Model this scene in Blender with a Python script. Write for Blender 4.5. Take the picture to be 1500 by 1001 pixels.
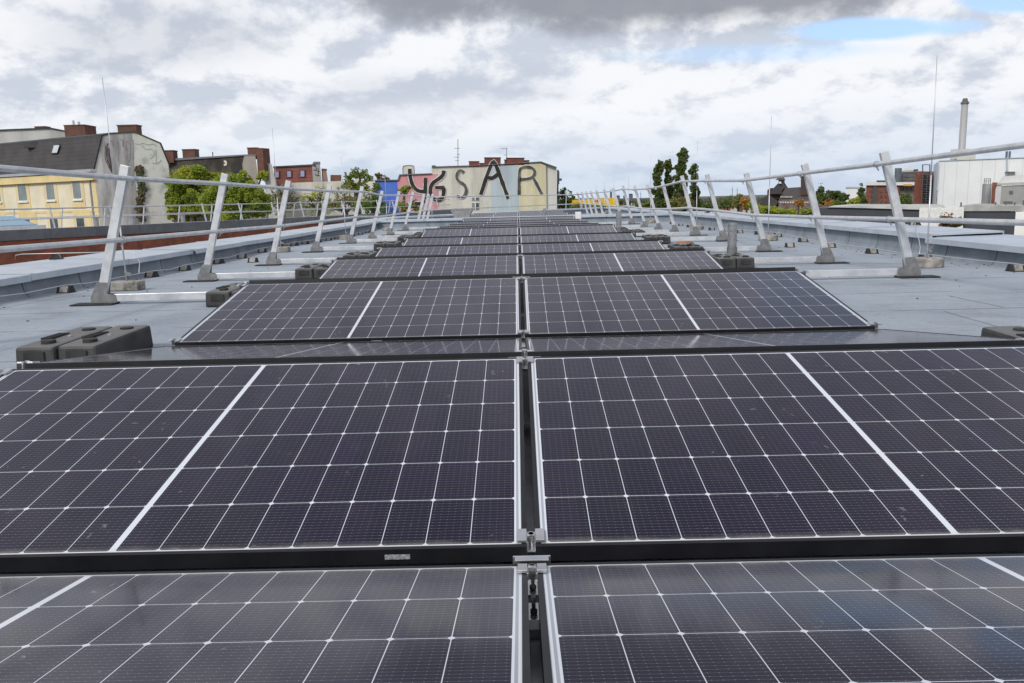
import bpy, math, random
from mathutils import Vector as V, Matrix, noise
R_ = math.radians
SC = bpy.context.scene
for o in list(bpy.data.objects): bpy.data.objects.remove(o)
# ---------------------------------------------------------------- camera
PITCH, ROLL, YAW, FPX = R_(9.78), R_(-1.46), R_(-0.64), 1206.9
_R0 = V((math.cos(YAW), -math.sin(YAW), 0))
_F = V((math.sin(YAW)*math.cos(PITCH), math.cos(YAW)*math.cos(PITCH), -math.sin(PITCH)))
_U0 = V((math.sin(YAW)*math.sin(PITCH), math.cos(YAW)*math.sin(PITCH), math.cos(PITCH)))
_Rt = _R0*math.cos(ROLL) + _U0*math.sin(ROLL)
_Up = _U0*math.cos(ROLL) - _R0*math.sin(ROLL)
CAM = V((-0.011, 0, 0))
cd = bpy.data.cameras.new("camera"); cam = bpy.data.objects.new("camera", cd); SC.collection.objects.link(cam)
m = Matrix((( _Rt.x, _Up.x, -_F.x, CAM.x), (_Rt.y, _Up.y, -_F.y, CAM.y), (_Rt.z, _Up.z, -_F.z, CAM.z), (0,0,0,1)))
cam.matrix_world = m
cd.sensor_width = 36; cd.lens = FPX/1500*36; cd.clip_start = 0.05; cd.clip_end = 20000
SC.camera = cam
# ---------------------------------------------------------------- world
SUN_EL, SUN_AZ = R_(38), R_(215)      # azimuth clockwise from +Y: behind the camera, to the left
w = bpy.data.worlds.new("World"); SC.world = w; w.use_nodes = True
NT = w.node_tree; NT.nodes.clear()
def N(nt, t, **k):
    n = nt.nodes.new(t)
    for a, b in k.items(): setattr(n, a, b)
    return n
def MATH(nt, op, a, b=None, c=None, clamp=False):
    n = nt.nodes.new('ShaderNodeMath'); n.operation = op; n.use_clamp = clamp
    for i, x in enumerate((a, b, c)):
        if x is None: continue
        if isinstance(x, (int, float)): n.inputs[i].default_value = x
        else: nt.links.new(x, n.inputs[i])
    return n.outputs[0]
def SMOOTH(nt, v, a, b, lo=0., hi=1.):
    n = nt.nodes.new('ShaderNodeMapRange'); n.interpolation_type = 'SMOOTHSTEP'
    nt.links.new(v, n.inputs[0])
    n.inputs[1].default_value = a; n.inputs[2].default_value = b; n.inputs[3].default_value = lo; n.inputs[4].default_value = hi
    return n.outputs[0]
def MIXC(nt, f, a, b, mode='MIX'):
    n = nt.nodes.new('ShaderNodeMix'); n.data_type = 'RGBA'; n.blend_type = mode
    for s, x in ((n.inputs[0], f), (n.inputs[6], a), (n.inputs[7], b)):
        if isinstance(x, (int, float)): s.default_value = x
        elif isinstance(x, tuple): s.default_value = (*x, 1)
        else: nt.links.new(x, s)
    return n.outputs[2]
sky = N(NT, 'ShaderNodeTexSky', sky_type='NISHITA', sun_disc=False)
sky.sun_elevation = SUN_EL; sky.sun_rotation = SUN_AZ
tc = N(NT, 'ShaderNodeTexCoord'); sp = N(NT, 'ShaderNodeSeparateXYZ'); NT.links.new(tc.outputs['Generated'], sp.inputs[0])
dx, dy, dz = sp.outputs
cb = N(NT, 'ShaderNodeCombineXYZ')
# bands of cloud flatten towards the horizon
zs = MATH(NT, 'DIVIDE', MATH(NT, 'MULTIPLY', dz, 2.3), MATH(NT, 'ADD', MATH(NT, 'MAXIMUM', dz, 0.0), 0.45))
NT.links.new(dx, cb.inputs[0]); NT.links.new(dy, cb.inputs[1]); NT.links.new(MATH(NT, 'MULTIPLY', zs, .62), cb.inputs[2])
def noi(scale, det, rough, off, dist=0.):
    mp = N(NT, 'ShaderNodeMapping'); mp.inputs['Location'].default_value = off; NT.links.new(cb.outputs[0], mp.inputs[0])
    n = N(NT, 'ShaderNodeTexNoise'); n.inputs['Scale'].default_value = scale; n.inputs['Detail'].default_value = det
    n.inputs['Roughness'].default_value = rough; n.inputs['Distortion'].default_value = dist
    NT.links.new(mp.outputs[0], n.inputs[0]); return n.outputs[0]
n1 = noi(7.6, 13, 0.60, (3.1, 0.7, 0.2), 0.1)
n2 = noi(2.6, 6, 0.5, (7.7, 2.2, 1.4), 0.2)
n1b = noi(7.6, 13, 0.60, (3.1-.012, 0.7, 0.2+.036), 0.1)
n3 = noi(24, 8, 0.62, (1.2, 9.4, 3), 0.1)
def blob(x, y, sx, sy, a=1.3, b=0.3):
    """soft patch round a direction (x/y, z/y of the direction)"""
    u = MATH(NT, 'DIVIDE', dx, MATH(NT, 'MAXIMUM', dy, 0.02)); v = MATH(NT, 'DIVIDE', dz, MATH(NT, 'MAXIMUM', dy, 0.02))
    du = MATH(NT, 'DIVIDE', MATH(NT, 'SUBTRACT', u, x), sx); dv = MATH(NT, 'DIVIDE', MATH(NT, 'SUBTRACT', v, y), sy)
    r = MATH(NT, 'SQRT', MATH(NT, 'ADD', MATH(NT, 'MULTIPLY', du, du), MATH(NT, 'MULTIPLY', dv, dv)))
    r = MATH(NT, 'ADD', r, MATH(NT, 'MULTIPLY', MATH(NT, 'SUBTRACT', n1, 0.5), 1.6))
    return SMOOTH(NT, r, a, b)
# cloud body brightness
shade = MATH(NT, 'ADD', MATH(NT, 'MULTIPLY', n1, 0.62), MATH(NT, 'ADD', MATH(NT, 'MULTIPLY', n2, 0.25), MATH(NT, 'MULTIPLY', n3, 0.13)))
relief = MATH(NT, 'MULTIPLY', MATH(NT, 'SUBTRACT', n1, n1b), 1.35)
shade = MATH(NT, 'ADD', MATH(NT, 'ADD', MATH(NT, 'MULTIPLY', MATH(NT, 'SUBTRACT', shade, .5), .75), .5), relief)
sh = SMOOTH(NT, shade, 0.31, 0.59)
cloud = MIXC(NT, sh, (5.2, 5.65, 6.5), (8.0, 8.15, 8.45))
# heavier, darker cloud base high in front
dk = blob(0.18, 0.248, 0.33, 0.047, 1.4, .8)
cloud = MIXC(NT, MATH(NT, 'MULTIPLY', dk, 0.92), cloud, (2.55, 2.7, 3.1))
dk3 = blob(-0.42, 0.20, 0.22, 0.05)
cloud = MIXC(NT, MATH(NT, 'MULTIPLY', dk3, 0.45), cloud, (4.3, 4.6, 5.3))
dk4 = blob(-0.13, 0.12, 0.2, 0.035)
cloud = MIXC(NT, MATH(NT, 'MULTIPLY', dk4, 0.40), cloud, (4.6, 5.0, 5.9))
el = MATH(NT, 'MULTIPLY', SMOOTH(NT, dz, 0.20, 0.33), SMOOTH(NT, dy, -0.1, 0.4))
el = MATH(NT, 'MULTIPLY', el, SMOOTH(NT, n2, 0.70, 0.35, 0.35, 1.0))
cloud = MIXC(NT, MATH(NT, 'MULTIPLY', el, 0.9), cloud, (2.9, 3.0, 3.6))
# bright break
br = blob(-0.1, 0.085, 0.5, 0.03); cloud = MIXC(NT, MATH(NT, 'MULTIPLY', br, 0.35), cloud, (8.6, 8.7, 8.9))
# bluish air near the horizon
hz = SMOOTH(NT, dz, 0.115, 0.005)
cloud = MIXC(NT, MATH(NT, 'MULTIPLY', hz, 0.72), cloud, (5.0, 5.9, 7.2))
# blue gaps
b1 = blob(0.585, 0.214, 0.08, 0.017, 1.25, .7); b2 = blob(0.43, 0.183, 0.10, 0.012, 1.3, .6); b3 = blob(0.60, 0.42, 0.30, 0.14)
b5 = blob(0.30, 0.160, 0.16, 0.010)
bl = MATH(NT, 'MAXIMUM', MATH(NT, 'MAXIMUM', b1, b2), MATH(NT, 'MAXIMUM', MATH(NT, 'MULTIPLY', b3, 0.8), MATH(NT, 'MULTIPLY', b5, 0.5)))
gap = SMOOTH(NT, n2, 0.64, 0.74); bl = MATH(NT, 'MAXIMUM', bl, MATH(NT, 'MULTIPLY', gap, 0.6))
skb = MIXC(NT, 1.0, sky.outputs[0], (1.15, 1.25, 1.45), 'MULTIPLY')
blue = MIXC(NT, 0.45, skb, (5.0, 6.7, 9.0))
col = MIXC(NT, bl, cloud, blue)
bg = N(NT, 'ShaderNodeBackground'); bg.inputs[1].default_value = 0.10; NT.links.new(col, bg.inputs[0])
wo = N(NT, 'ShaderNodeOutputWorld'); NT.links.new(bg.outputs[0], wo.inputs[0])
# ---------------------------------------------------------------- sun
sl = bpy.data.lights.new("sun", 'SUN'); sl.energy = 2.0; sl.angle = R_(11); sl.color = (1, 0.955, 0.89)
so = bpy.data.objects.new("sun", sl); SC.collection.objects.link(so)
sd = V((math.sin(SUN_AZ)*math.cos(SUN_EL), math.cos(SUN_AZ)*math.cos(SUN_EL), math.sin(SUN_EL)))
so.rotation_euler = sd.to_track_quat('Z', 'Y').to_euler()
SC.view_settings.view_transform = 'Standard'; SC.view_settings.look = 'None'
SC.view_settings.exposure = 0.22; SC.view_settings.gamma = 1
SC.cycles.max_bounces = 6
# ---------------------------------------------------------------- helpers
def ray(px, py):
    return (_F + _Rt*((px-750)/FPX) - _Up*((py-500)/FPX))
def at(px, py, Y): d = ray(px, py); return CAM + d*(Y/d.y)
def atz(px, py, z): d = ray(px, py); return CAM + d*(z/d.z)
class Plane:
    """vertical plane through two plan points"""
    def __init__(s, ax, ay, bx, by):
        s.a = V((ax, ay, 0)); t = V((bx-ax, by-ay, 0)).normalized(); s.t = t; s.n = V((t.y, -t.x, 0))
        if s.n.dot(-s.a) < 0: s.n = -s.n
    def p(s, px, py, off=0.):
        d = ray(px, py); k = (s.a + s.n*off - CAM).dot(s.n)/d.dot(s.n); return CAM + d*k
class MB:
    def __init__(s): s.v = []; s.f = []
    def add(s, vs, fs):
        b = len(s.v); s.v += [tuple(x) for x in vs]; s.f += [tuple(b+i for i in f) for f in fs]; return s
    def box(s, c, d, M=None):
        x, y, z = d[0]/2, d[1]/2, d[2]/2
        vs = [V((i*x, j*y, k*z)) for i in (-1,1) for j in (-1,1) for k in (-1,1)]
        if M: vs = [M @ v for v in vs]
        vs = [v + V(c) for v in vs]
        return s.add(vs, [(0,1,3,2),(4,6,7,5),(0,4,5,1),(2,3,7,6),(0,2,6,4),(1,5,7,3)])
    def bx(s, x0, x1, y0, y1, z0, z1): return s.box(((x0+x1)/2,(y0+y1)/2,(z0+z1)/2),(x1-x0,y1-y0,z1-z0))
    def beam(s, a, b, w, h, side=None):
        """bar from a to b; w along side, h across"""
        a, b = V(a), V(b); t = (b-a).normalized()
        sd = V(side) if side else (V((0,0,1)).cross(t) if abs(t.z) < .95 else V((1,0,0)))
        sd = (sd - t*sd.dot(t)).normalized(); u = t.cross(sd)
        vs = [p + sd*i*w/2 + u*j*h/2 for p in (a,b) for i, j in ((-1,-1),(1,-1),(1,1),(-1,1))]
        return s.add(vs, [(3,2,1,0),(4,5,6,7),(0,1,5,4),(1,2,6,5),(2,3,7,6),(3,0,4,7)])
    def tube(s, pts, r, n=8, r2=None, cap=True):
        pts = [V(p) for p in pts]; L = len(pts); vs = []
        prev = None
        for i, p in enumerate(pts):
            t = (pts[min(i+1, L-1)] - pts[max(i-1, 0)]).normalized()
            if prev is None:
                sd = V((0,0,1)).cross(t) if abs(t.z) < .9 else V((1,0,0)).cross(t)
            else: sd = prev - t*prev.dot(t)
            sd.normalize(); prev = sd; u = t.cross(sd)
            rr = r if r2 is None else r + (r2-r)*i/(L-1)
            vs += [p + (sd*math.cos(2*math.pi*k/n) + u*math.sin(2*math.pi*k/n))*rr for k in range(n)]
        fs = [(i*n+k, i*n+(k+1)%n, (i+1)*n+(k+1)%n, (i+1)*n+k) for i in range(L-1) for k in range(n)]
        if cap: fs += [tuple(range(n-1,-1,-1)), tuple((L-1)*n+k for k in range(n))]
        return s.add(vs, fs)
    def prism(s, poly, vec):
        """closed prism: polygon (3D points) swept along vec"""
        n = len(poly); vec = V(vec); poly = [V(p) for p in poly]
        nn = V((0,0,0))
        for i in range(n): nn += (poly[i]-poly[0]).cross(poly[(i+1)%n]-poly[0])
        if nn.dot(vec) > 0: poly = poly[::-1]
        vs = poly + [p+vec for p in poly]
        return s.add(vs, [tuple(range(n)), tuple(range(2*n-1, n-1, -1))] + [(i, n+i, n+(i+1)%n, (i+1)%n) for i in range(n)])
    def build(s, name, mat, parent=None, loc=None, smooth=False, bevel=0.):
        me = bpy.data.meshes.new(name); me.from_pydata(s.v, [], s.f); me.update()
        if smooth:
            for p in me.polygons: p.use_smooth = True
        o = bpy.data.objects.new(name, me); SC.collection.objects.link(o)
        if mat: me.materials.append(mat)
        if parent:
            o.parent = parent; o.matrix_parent_inverse = Matrix.Translation(-parent.location) if parent.type == 'EMPTY' and parent.get('_w') else Matrix()
        if loc: o.location = loc
        if bevel:
            b = o.modifiers.new('bevel', 'BEVEL'); b.width = bevel; b.segments = 2; b.limit_method = 'ANGLE'
        return o
def tag(o, label=None, cat=None, group=None, kind=None):
    if label: o['label'] = label
    if cat: o['category'] = cat
    if group: o['group'] = group
    if kind: o['kind'] = kind
    return o
def thing(name, label, cat, loc=(0,0,0), rz=0., group=None, world=False):
    """Empty at the thing's base. world=True: its parts are given in world coordinates"""
    o = bpy.data.objects.new(name, None); SC.collection.objects.link(o); o.location = loc; o.rotation_euler = (0,0,rz)
    o.empty_display_size = .1
    if world: o['_w'] = 1
    return tag(o, label, cat, group)
def kids(o): return [c for c in bpy.data.objects if c.parent == o]
def dup(root, loc=None, rot=None, label=None, group=None):
    def cp(o, par):
        c = o.copy(); SC.collection.objects.link(c)
        if par: c.parent = par
        for k in kids(o): cp(k, c)
        return c
    r = cp(root, None)
    if loc is not None: r.location = loc
    if rot is not None: r.rotation_euler = rot
    if label: r['label'] = label
    if group: r['group'] = group
    return r
# ---------------------------------------------------------------- materials
def lin(c): return tuple((x/255/12.92 if x/255 <= .04045 else ((x/255+.055)/1.055)**2.4) for x in c)
def mat(name, c, rough=.6, metal=0., c2=None, scale=3., bump=0., bscale=40., spec=.5, streak=False, det=6, lo=.35, hi=.65):
    m = bpy.data.materials.new(name); m.use_nodes = True; nt = m.node_tree; p = nt.nodes['Principled BSDF']
    p.inputs['Roughness'].default_value = rough; p.inputs['Metallic'].default_value = metal
    p.inputs['Specular IOR Level'].default_value = spec
    p.inputs['Base Color'].default_value = (*c, 1)
    tcn = N(nt, 'ShaderNodeTexCoord')
    if c2:
        n = N(nt, 'ShaderNodeTexNoise'); n.inputs['Scale'].default_value = scale; n.inputs['Detail'].default_value = det; n.inputs['Roughness'].default_value = .62
        if streak:
            mp = N(nt, 'ShaderNodeMapping'); mp.inputs['Scale'].default_value = (1, 1, .18); nt.links.new(tcn.outputs['Object'], mp.inputs[0]); nt.links.new(mp.outputs[0], n.inputs[0])
        else: nt.links.new(tcn.outputs['Object'], n.inputs[0])
        nt.links.new(MIXC(nt, SMOOTH(nt, n.outputs[0], lo, hi), c, c2), p.inputs['Base Color'])
    if bump:
        n = N(nt, 'ShaderNodeTexNoise'); n.inputs['Scale'].default_value = bscale; n.inputs['Detail'].default_value = 4
        nt.links.new(tcn.outputs['Object'], n.inputs[0])
        b = N(nt, 'ShaderNodeBump'); b.inputs['Strength'].default_value = bump; b.inputs['Distance'].default_value = .01
        nt.links.new(n.outputs[0], b.inputs['Height']); nt.links.new(b.outputs[0], p.inputs['Normal'])
    return m
def brick_mat(name, c1, c2, mortar, bw=.25, bh=.075, axis='XZ'):
    m = mat(name, c1, .85); nt = m.node_tree; p = nt.nodes['Principled BSDF']
    t = N(nt, 'ShaderNodeTexCoord'); s = N(nt, 'ShaderNodeSeparateXYZ'); nt.links.new(t.outputs['Object'], s.inputs[0])
    c = N(nt, 'ShaderNodeCombineXYZ'); nt.links.new(MATH(nt, 'ADD', s.outputs[0], MATH(nt, 'MULTIPLY', s.outputs[1], .8)), c.inputs[0]); nt.links.new(s.outputs[2], c.inputs[1])
    b = N(nt, 'ShaderNodeTexBrick'); nt.links.new(c.outputs[0], b.inputs[0])
    b.inputs['Color1'].default_value = (*c1,1); b.inputs['Color2'].default_value = (*c2,1); b.inputs['Mortar'].default_value = (*mortar,1)
    b.inputs['Scale'].default_value = 1; b.inputs['Bias'].default_value = -.2; b.inputs['Brick Width'].default_value = bw; b.inputs['Row Height'].default_value = bh; b.inputs['Mortar Size'].default_value = bh*.11
    n = N(nt, 'ShaderNodeTexNoise'); n.inputs['Scale'].default_value = 1.6; n.inputs['Detail'].default_value = 8; n.inputs['Roughness'].default_value = .7; nt.links.new(t.outputs['Object'], n.inputs[0])
    nt.links.new(MIXC(nt, SMOOTH(nt, n.outputs[0], .38, .62, .0, .7), b.outputs[0], (c1[0]*.45, c1[1]*.75, c1[2]*.8)), p.inputs['Base Color'])
    return m
M = {}
M['alu'] = mat('aluminium', (.62,.63,.65), .38, .85, (.50,.51,.53), 9, .05, 200)
M['rail'] = mat('galvanised_white_metal', (.66,.665,.68), .40, .45, (.52,.53,.55), 9, .06, 90)
M['foot'] = mat('dull_galvanised_steel', (.27,.27,.275), .5, .45, (.18,.18,.185), 14)
M['steel'] = mat('stainless', (.55,.55,.55), .25, .9)
M['frame'] = mat('black_anodised', (.009,.009,.012), .45, .0, (.015,.015,.018), 8, spec=.3)
M['frame2'] = M['frame']
M['rubber'] = mat('black_rubber', (.012,.012,.013), .8, 0, (.03,.03,.03), 10)
M['ballast'] = mat('recycled_black_plastic', (.020,.020,.022), .6, 0, (.045,.044,.043), 9, .15, 60)
def paler_top(m, c, a=.5):  # upward faces are mixed towards a paler grey
    nt = m.node_tree; p = nt.nodes['Principled BSDF']; g = N(nt, 'ShaderNodeNewGeometry'); q = N(nt, 'ShaderNodeSeparateXYZ'); nt.links.new(g.outputs['Normal'], q.inputs[0])
    src = p.inputs['Base Color'].links[0].from_socket
    nt.links.new(MIXC(nt, MATH(nt, 'MULTIPLY', SMOOTH(nt, q.outputs[2], .6, .95), a), src, c), p.inputs['Base Color'])
paler_top(M['ballast'], (.17,.165,.16), .7)
M['conc'] = mat('weathered_concrete', (.36,.34,.31), .9, 0, (.20,.185,.165), 12, .4, 90)
M['conc_dirty'] = mat('stained_concrete', (.30,.285,.26), .9, 0, (.08,.075,.065), 8, .4, 90, lo=.45, hi=.7)
M['coping'] = mat('zinc_coping', (.50,.545,.60), .45, .2, (.40,.45,.51), 2.2, .05, 30)
M['coping_dark'] = mat('grey_coping', (.17,.18,.20), .5, .2, (.13,.14,.155), 2)
M['white'] = mat('white_paint', (.75,.75,.74), .5, 0, (.62,.62,.60), 3)
M['label'] = mat('silver_label', (.42,.43,.46), .4, 0, (.22,.23,.26), 260, lo=.45, hi=.55)
M['wire'] = mat('aluminium_wire', (.55,.56,.58), .4, .5)
M['pipe'] = mat('galvanised_pipe', (.42,.43,.44), .35, .7, (.27,.27,.28), 18)
M['pipe_low'] = mat('lead_sleeve', (.17,.17,.17), .7, .2, (.12,.12,.12), 9)
M['terracotta'] = mat('terracotta', (.42,.17,.09), .8, 0, (.3,.12,.07), 9)
# roof membrane ------------------------------------------------
def membrane():
    m = mat('bitumen_membrane', (.20,.235,.28), .92); nt = m.node_tree; p = nt.nodes['Principled BSDF']
    t = N(nt, 'ShaderNodeTexCoord'); P = t.outputs['Object']
    def nz(s, d=5, r=.6):
        n = N(nt, 'ShaderNodeTexNoise'); n.inputs['Scale'].default_value = s; n.inputs['Detail'].default_value = d; n.inputs['Roughness'].default_value = r
        nt.links.new(P, n.inputs[0]); return n.outputs[0]
    a = MIXC(nt, SMOOTH(nt, nz(1.1), .35, .68), (.285,.325,.375), (.335,.378,.43))
    a = MIXC(nt, SMOOTH(nt, nz(260, 2, .7), .5, .78, 0, .75), a, (.075,.085,.10))
    a = MIXC(nt, SMOOTH(nt, nz(170, 2, .7), .56, .75, 0, .6), a, (.50,.53,.57))
    a = MIXC(nt, SMOOTH(nt, nz(.45, 7, .7), .54, .70, 0, .65), a, (.15,.17,.195))
    tide = nz(.7, 6, .6); a = MIXC(nt, MATH(nt, 'MULTIPLY', SMOOTH(nt, MATH(nt, 'ABSOLUTE', MATH(nt, 'SUBTRACT', tide, .53)), .010, .002), .18), a, (.16,.175,.19))
    a = MIXC(nt, SMOOTH(nt, nz(9, 3, .5), .70, .76, 0, .5), a, (.10,.105,.10))
    mp = N(nt, 'ShaderNodeMapping'); mp.inputs['Scale'].default_value = (1.2, 9, 1); nt.links.new(P, mp.inputs[0])
    ns = N(nt, 'ShaderNodeTexNoise'); ns.inputs['Scale'].default_value = 2.2; ns.inputs['Detail'].default_value = 8; ns.inputs['Roughness'].default_value = .72; nt.links.new(mp.outputs[0], ns.inputs[0])
    a = MIXC(nt, SMOOTH(nt, ns.outputs[0], .52, .72, 0, .55), a, (.20,.225,.26))
    a = MIXC(nt, SMOOTH(nt, nz(38, 3, .7), .55, .75, 0, .35), a, (.18,.20,.235))
    s = N(nt, 'ShaderNodeSeparateXYZ'); nt.links.new(P, s.inputs[0])
    # overlap seams every metre across, wandering a little
    wob = MATH(nt, 'MULTIPLY', MATH(nt, 'SUBTRACT', nz(2.5, 4), .5), .035)
    yy = MATH(nt, 'FRACT', MATH(nt, 'ADD', MATH(nt, 'ADD', s.outputs[1], .33), wob))
    seam = MATH(nt, 'MULTIPLY', SMOOTH(nt, MATH(nt, 'ABSOLUTE', MATH(nt, 'SUBTRACT', yy, .5)), .012, .004), SMOOTH(nt, nz(1.7, 4), .40, .56))
    a = MIXC(nt, MATH(nt, 'MULTIPLY', seam, .9), a, (.05,.055,.065))
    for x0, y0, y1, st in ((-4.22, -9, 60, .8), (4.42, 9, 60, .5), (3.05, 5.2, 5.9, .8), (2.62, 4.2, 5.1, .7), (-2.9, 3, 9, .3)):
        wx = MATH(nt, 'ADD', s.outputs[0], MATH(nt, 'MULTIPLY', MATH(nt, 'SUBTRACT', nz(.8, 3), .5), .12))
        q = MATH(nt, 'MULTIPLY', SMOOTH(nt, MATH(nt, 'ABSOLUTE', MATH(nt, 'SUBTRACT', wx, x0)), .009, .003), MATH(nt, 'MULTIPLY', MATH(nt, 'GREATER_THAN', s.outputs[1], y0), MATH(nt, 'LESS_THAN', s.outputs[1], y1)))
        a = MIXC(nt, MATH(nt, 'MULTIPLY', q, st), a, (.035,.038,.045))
    nt.links.new(a, p.inputs['Base Color'])
    b = N(nt, 'ShaderNodeBump'); b.inputs['Strength'].default_value = .6; b.inputs['Distance'].default_value = .004
    nt.links.new(MATH(nt, 'ADD', nz(240, 2), MATH(nt, 'MULTIPLY', nz(3, 3), 6)), b.inputs['Height']); nt.links.new(b.outputs[0], p.inputs['Normal'])
    return m
M['membrane'] = membrane()
def upstand():
    m = mat('membrane_upstand', (.25,.285,.33), .9, 0, (.19,.22,.255), 3.5, .4, 200); nt = m.node_tree; p = nt.nodes['Principled BSDF']
    t = N(nt, 'ShaderNodeTexCoord'); s = N(nt, 'ShaderNodeSeparateXYZ'); nt.links.new(t.outputs['Object'], s.inputs[0]); src = p.inputs['Base Color'].links[0].from_socket
    f = MATH(nt, 'ABSOLUTE', MATH(nt, 'SUBTRACT', MATH(nt, 'FRACT', MATH(nt, 'ADD', s.outputs[1], MATH(nt, 'MULTIPLY', s.outputs[2], .12))), .5))
    nt.links.new(MIXC(nt, SMOOTH(nt, f, .014, .006, 0, .85), src, (.05,.055,.065)), p.inputs['Base Color']); return m
M['upstand'] = upstand(); M['upstand'].node_tree.nodes['Principled BSDF']
# solar cells --------------------------------------------------
PL, PH, PT = 1.722, 1.134, .035
def cells():
    m = bpy.data.materials.new('solar_cells_under_glass'); m.use_nodes = True; nt = m.node_tree; p = nt.nodes['Principled BSDF']
    t = N(nt, 'ShaderNodeTexCoord'); s = N(nt, 'ShaderNodeSeparateXYZ'); nt.links.new(t.outputs['Object'], s.inputs[0])
    X, Y = s.outputs[0], s.outputs[1]
    CP, RP = .09244, .1835
    a = MATH(nt, 'ABSOLUTE', MATH(nt, 'SUBTRACT', X, PL/2))
    ax = MATH(nt, 'DIVIDE', MATH(nt, 'SUBTRACT', a, .004), CP)
    fx = MATH(nt, 'FRACT', ax); ddx = MATH(nt, 'MULTIPLY', MATH(nt, 'MINIMUM', fx, MATH(nt, 'SUBTRACT', 1, fx)), CP)
    ay = MATH(nt, 'DIVIDE', MATH(nt, 'SUBTRACT', Y, .0165), RP)
    fy = MATH(nt, 'FRACT', ay); ddy = MATH(nt, 'MULTIPLY', MATH(nt, 'MINIMUM', fy, MATH(nt, 'SUBTRACT', 1, fy)), RP)
    # per-cell tone
    c = N(nt, 'ShaderNodeCombineXYZ'); nt.links.new(MATH(nt, 'FLOOR', MATH(nt, 'DIVIDE', X, CP)), c.inputs[0]); nt.links.new(MATH(nt, 'FLOOR', ay), c.inputs[1])
    oi = N(nt, 'ShaderNodeObjectInfo'); nt.links.new(MATH(nt, 'MULTIPLY', oi.outputs['Random'], 97), c.inputs[2])
    wn = N(nt, 'ShaderNodeTexWhiteNoise'); nt.links.new(c.outputs[0], wn.inputs[0])
    base = MIXC(nt, wn.outputs[0], (.007,.006,.020), (.012,.0085,.027))
    # busbars and their solder pads
    by = MATH(nt, 'FRACT', MATH(nt, 'MULTIPLY', fy, 16)); bd = MATH(nt, 'MULTIPLY', MATH(nt, 'ABSOLUTE', MATH(nt, 'SUBTRACT', by, .5)), RP/16)
    bus = SMOOTH(nt, bd, .0008, .0004)
    base = MIXC(nt, MATH(nt, 'MULTIPLY', bus, .32), base, (.22,.20,.20))
    pad = MATH(nt, 'MULTIPLY', SMOOTH(nt, bd, .0011, .0006), SMOOTH(nt, MATH(nt, 'ABSOLUTE', MATH(nt, 'SUBTRACT', MATH(nt, 'FRACT', MATH(nt, 'MULTIPLY', fx, 6)), .5)), .07, .03))
    base = MIXC(nt, MATH(nt, 'MULTIPLY', pad, .5), base, (.40,.36,.30))
    # white gaps
    g = MATH(nt, 'MAXIMUM', SMOOTH(nt, ddx, .00105, .0005), SMOOTH(nt, ddy, .00115, .0006))
    # chamfered corners: only on the outer side of each second edge
    dia = SMOOTH(nt, MATH(nt, 'ADD', ddx, ddy), .0078, .0070)
    g = MATH(nt, 'MAXIMUM', g, dia)
    mid = SMOOTH(nt, a, .0075, .0068); g = MATH(nt, 'MAXIMUM', g, mid)
    mg = SMOOTH(nt, a, PL/2-.0255, PL/2-.0245); g = MATH(nt, 'MAXIMUM', g, mg)
    my = SMOOTH(nt, MATH(nt, 'ABSOLUTE', MATH(nt, 'SUBTRACT', Y, PH/2)), PH/2-.0172, PH/2-.0165); g = MATH(nt, 'MAXIMUM', g, my)
    wcol = MIXC(nt, MATH(nt, 'MULTIPLY', SMOOTH(nt, MATH(nt, 'ABSOLUTE', MATH(nt, 'SUBTRACT', a, PL/2-.019)), .0028, .0024), 1), (.62,.65,.70), (.33,.35,.39))
    colr = MIXC(nt, g, base, wcol)
    # dust, heavier along the low edge
    n = N(nt, 'ShaderNodeTexNoise'); n.inputs['Scale'].default_value = 5; n.inputs['Detail'].default_value = 8; n.inputs['Roughness'].default_value = .7; nt.links.new(t.outputs['Object'], n.inputs[0])
    n2 = N(nt, 'ShaderNodeTexNoise'); n2.inputs['Scale'].default_value = 420; n2.inputs['Detail'].default_value = 1; nt.links.new(t.outputs['Object'], n2.inputs[0])
    low = SMOOTH(nt, MATH(nt, 'ADD', Y, MATH(nt, 'MULTIPLY', n.outputs[0], .05)), .062, .03)
    dust = MATH(nt, 'ADD', MATH(nt, 'MULTIPLY', low, .35), MATH(nt, 'ADD', .003, MATH(nt, 'MULTIPLY', SMOOTH(nt, n.outputs[0], .5, .75), .022)))
    dust = MATH(nt, 'ADD', dust, MATH(nt, 'MULTIPLY', SMOOTH(nt, n2.outputs[0], .72, .8), .25))
    colr = MIXC(nt, dust, colr, (.40,.37,.33))
    # dried splashes
    n3 = N(nt, 'ShaderNodeTexNoise'); n3.inputs['Scale'].default_value = 16; n3.inputs['Detail'].default_value = 6; n3.inputs['Distortion'].default_value = 1.2; nt.links.new(t.outputs['Object'], n3.inputs[0])
    colr = MIXC(nt, SMOOTH(nt, n3.outputs[0], .69, .75, 0, .22), colr, (.45,.47,.50))
    nt.links.new(colr, p.inputs['Base Color'])
    p.inputs['IOR'].default_value = 1.29
    p.inputs['Specular IOR Level'].default_value = .5
    nt.links.new(SMOOTH(nt, n.outputs[0], .3, .7, .06, .10), p.inputs['Roughness'])
    return m
M['cells'] = cells()
M['backsheet'] = mat('white_backsheet', (.6,.6,.6), .6)
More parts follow.
